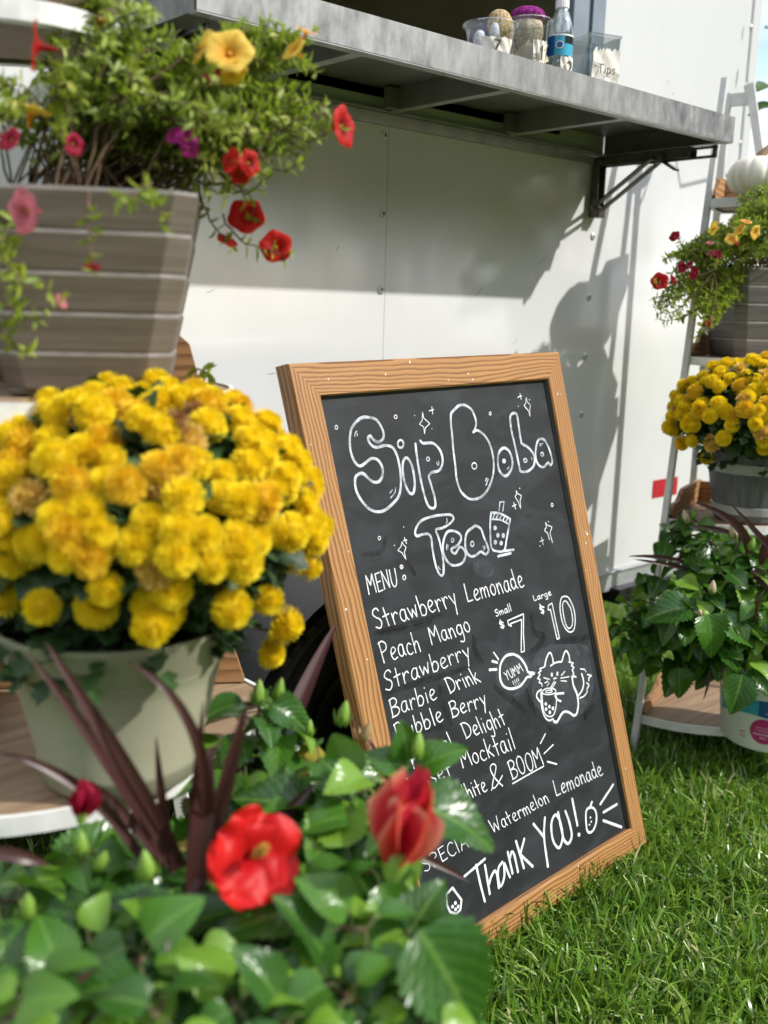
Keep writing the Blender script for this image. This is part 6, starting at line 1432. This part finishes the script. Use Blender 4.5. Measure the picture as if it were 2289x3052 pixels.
g = Geo(); V = [(0, 0)] + [(math.cos(q), math.sin(q)) for q in np.linspace(0, 6.283, 24, endpoint=False)]
for rb, lf, mm in ((.0085, .0018, 'lab_white'), (.0065, .0024, 'lab_blue')):
    g = Geo(); g.add([(c[0] + (r_ + lf) * math.cos(FACE - .12 + x * rb / r_), c[1] + (r_ + lf) * math.sin(FACE - .12 + x * rb / r_), ST + .074 + y * rb) for x, y in V], [(0, 1 + j, 1 + (j + 1) % 24) for j in range(24)]); put(g.build('label_badge', MT[mm], None), lab)
paper(t, c, ST + .004, ST + .052, lambda q: r_, FACE + .72, .72, [('2', .040, .12, ST + .026), ('$', .016, -.38, ST + .024)], .004, 'paper')
# square tips jar
c = atY(1285, 150, 1.575)[:2]
t = thing('tips_jar', (*c, ST), 'clear square jar with a torn paper tag reading Tips', 'jar')
g = Geo(); an0 = FACE + R(28)
def sq(hw, z, rr):
    V = []
    for q in range(4):
        cx, cy = [(1, 1), (-1, 1), (-1, -1), (1, -1)][q]
        for s in np.linspace(0, np.pi / 2, 5):
            x = cx * (hw - rr) + rr * math.cos(s + q * np.pi / 2); y = cy * (hw - rr) + rr * math.sin(s + q * np.pi / 2)
            V.append((c[0] + x * math.cos(an0) - y * math.sin(an0), c[1] + x * math.sin(an0) + y * math.cos(an0), ST + z))
    return np.array(V)
rings = [sq(.034, .001, .008), sq(.038, .003, .009), sq(.043, .112, .010), sq(.045, .114, .010), sq(.045, .118, .010), sq(.042, .118, .009), sq(.036, .008, .008)]
for a, b in zip(rings[:-1], rings[1:]): g.add(np.concatenate([a, b]), [(j, (j + 1) % 20, 20 + (j + 1) % 20, 20 + j) for j in range(20)])
g.add(rings[0], [tuple(range(20))[::-1]])
g.build('jar_shell', MT['clear_grey'], t)
g = Geo()
e0 = np.array((math.cos(an0 + np.pi / 2), math.sin(an0 + np.pi / 2), 0)); nrm0 = np.array((math.cos(an0), math.sin(an0), 0))
if nrm0 @ RGT < 0: pass
# the tag lies on the jar side that looks at the visitor
cand = [(math.cos(an0 + q * np.pi / 2), math.sin(an0 + q * np.pi / 2), 0) for q in range(4)]
nf = max((np.array(q) for q in cand), key=lambda q: q @ -FW + .25 * (q @ RGT)); ef = np.cross((0, 0, 1.), nf)
k, n_ = 18, 10; rgp = np.random.default_rng(4); top = .086 + .010 * rgp.uniform(-1, .4, k); V = []
top[0] -= .014; top[-1] -= .004
for j in range(n_):
    for i in range(k):
        s = -1 + 2 * i / (k - 1); zz = .003 + (top[i] - .003) * j / (n_ - 1)
        V.append(np.array((*c, ST + zz)) + nf * (.0385 + .005 * zz / .11 + .0025 + .0015 * math.sin(5 * s + j)) + ef * s * .037)
g.add(V, [(j * k + i, j * k + i + 1, (j + 1) * k + i + 1, (j + 1) * k + i) for j in range(n_ - 1) for i in range(k - 1)])
tg_ = g.build('price_tag', MT['paper'], t)
me, _ = text_mesh('Tips', .030)
co = np.zeros(len(me.vertices) * 3); me.vertices.foreach_get('co', co); co = co.reshape(-1, 3)
me.vertices.foreach_set('co', (np.array((*c, ST + .040)) + nf * .0475 + co[:, :1] * ef + co[:, 1:2] * np.array((0, 0, 1.))).astype(np.float32).ravel())
me.materials.append(MT['ink']); o = bpy.data.objects.new('tag_text', me); COL.objects.link(o); put(o, tg_)
for sx, zz in ((-.031, .050), (.032, .030)):
    g = Geo(); q = np.linspace(0, 2 * np.pi, 24, endpoint=False)
    hx = np.sin(q) ** 3; hy = (13 * np.cos(q) - 5 * np.cos(2 * q) - 2 * np.cos(3 * q) - np.cos(4 * q)) / 16
    V = [np.array((*c, ST + zz + y * .005)) + nf * .0475 + ef * (sx + x * .005) for f in (1, .7) for x, y in zip(hx * f, hy * f)]
    g.add(V, [(i, (i + 1) % 24, 24 + (i + 1) % 24, 24 + i) for i in range(24)]); put(g.build('tag_heart', MT['ink'], None), tg_)

# ------------------------------------------------------------------ grass
def grass(name, pts, rg, wid, hgt, mi='blade'):
    n_ = len(pts); rows = 5
    az = rg.uniform(0, 2 * np.pi, n_); lean = np.abs(rg.normal(.48, .36, n_)).clip(0, 1.25)
    h = hgt * rg.lognormal(0, .28, n_).clip(.45, 1.9); w_ = wid * rg.uniform(.65, 1.25, n_)
    d = np.stack([np.cos(az), np.sin(az), np.zeros(n_)], 1); s = np.stack([-np.sin(az), np.cos(az), np.zeros(n_)], 1)
    tw = rg.uniform(-1.2, 1.2, n_); s = s * np.cos(tw)[:, None] + d * np.sin(tw)[:, None]
    t = np.linspace(0, 1, rows); V = np.zeros((n_, rows, 2, 3)); UV = np.zeros((n_, rows, 2, 2))
    kink = rg.uniform(.6, 1.9, n_)
    for i, q in enumerate(t):
        ang = lean * (q ** kink) * 1.35
        c_ = pts + d * (h * q * np.sin(ang))[:, None] + np.array((0, 0, 1.)) * (h * q * np.cos(ang * .9))[:, None]
        ww = (w_ * (1 - .15 * q) * (1 if i < rows - 1 else .30) / 2)[:, None]
        V[:, i, 0] = c_ - s * ww; V[:, i, 1] = c_ + s * ww
        UV[:, i, 0] = (0, q); UV[:, i, 1] = (1, q)
    base = np.arange(n_)[:, None] * rows * 2
    F = np.concatenate([np.stack([base + 2 * i, base + 2 * i + 1, base + 2 * i + 3, base + 2 * i + 2], -1).reshape(-1, 4) for i in range(rows - 1)])
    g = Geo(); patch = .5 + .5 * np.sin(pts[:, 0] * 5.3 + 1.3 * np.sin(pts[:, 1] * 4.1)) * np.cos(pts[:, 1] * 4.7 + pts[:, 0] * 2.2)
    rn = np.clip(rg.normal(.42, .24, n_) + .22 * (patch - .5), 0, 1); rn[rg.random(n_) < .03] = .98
    g.add(V.reshape(-1, 3), F, 0, UV.reshape(-1, 2), np.repeat(rn, rows * 2))
    return tag(g.build(name, MT[mi]), 'green lawn grass in sun and shade round the chalkboard', 'grass', kind='stuff')

def seen(p, xlo, xhi, ylo, yhi):
    v = (p - CAM) @ AX; x = (v[:, 0] / v[:, 2] * 3000 + 1144.5) / 1.3797; y = (v[:, 1] / v[:, 2] * 3000 + 1526) / 1.3797
    return (v[:, 2] > .3) & (x > xlo) & (x < xhi) & (y > ylo) & (y < yhi)
rg = np.random.default_rng(9)
P = np.stack([rg.uniform(.6, 3.6, 260000), rg.uniform(-.2, 2.2, 260000), np.zeros(260000)], 1)
P = P[seen(P, 880, 1800, 1180, 2420)]
dist = np.linalg.norm(P - CAM, axis=1)
cl = np.sin(P[:, 0] * 37 + 3 * np.sin(P[:, 1] * 23)) * np.sin(P[:, 1] * 41 + 2 * np.sin(P[:, 0] * 29)) + .5 * np.sin(P[:, 0] * 11 + P[:, 1] * 17)
P = P[rg.random(len(P)) < np.clip((2.3 / dist) ** 1.6, .25, 1) * np.clip(.75 + .55 * cl, .18, 1)][:78000]
P2 = np.stack([rg.uniform(-1, 3.2, 16000), rg.uniform(.2, 2.6, 16000), np.zeros(16000)], 1)
P3 = np.stack([rg.uniform(2, 12, 90000), rg.uniform(2.2, 16, 90000), np.zeros(90000)], 1)
P3 = P3[seen(P3, 1150, 1800, 900, 1500)]
print('grass', len(P), len(P2), len(P3))
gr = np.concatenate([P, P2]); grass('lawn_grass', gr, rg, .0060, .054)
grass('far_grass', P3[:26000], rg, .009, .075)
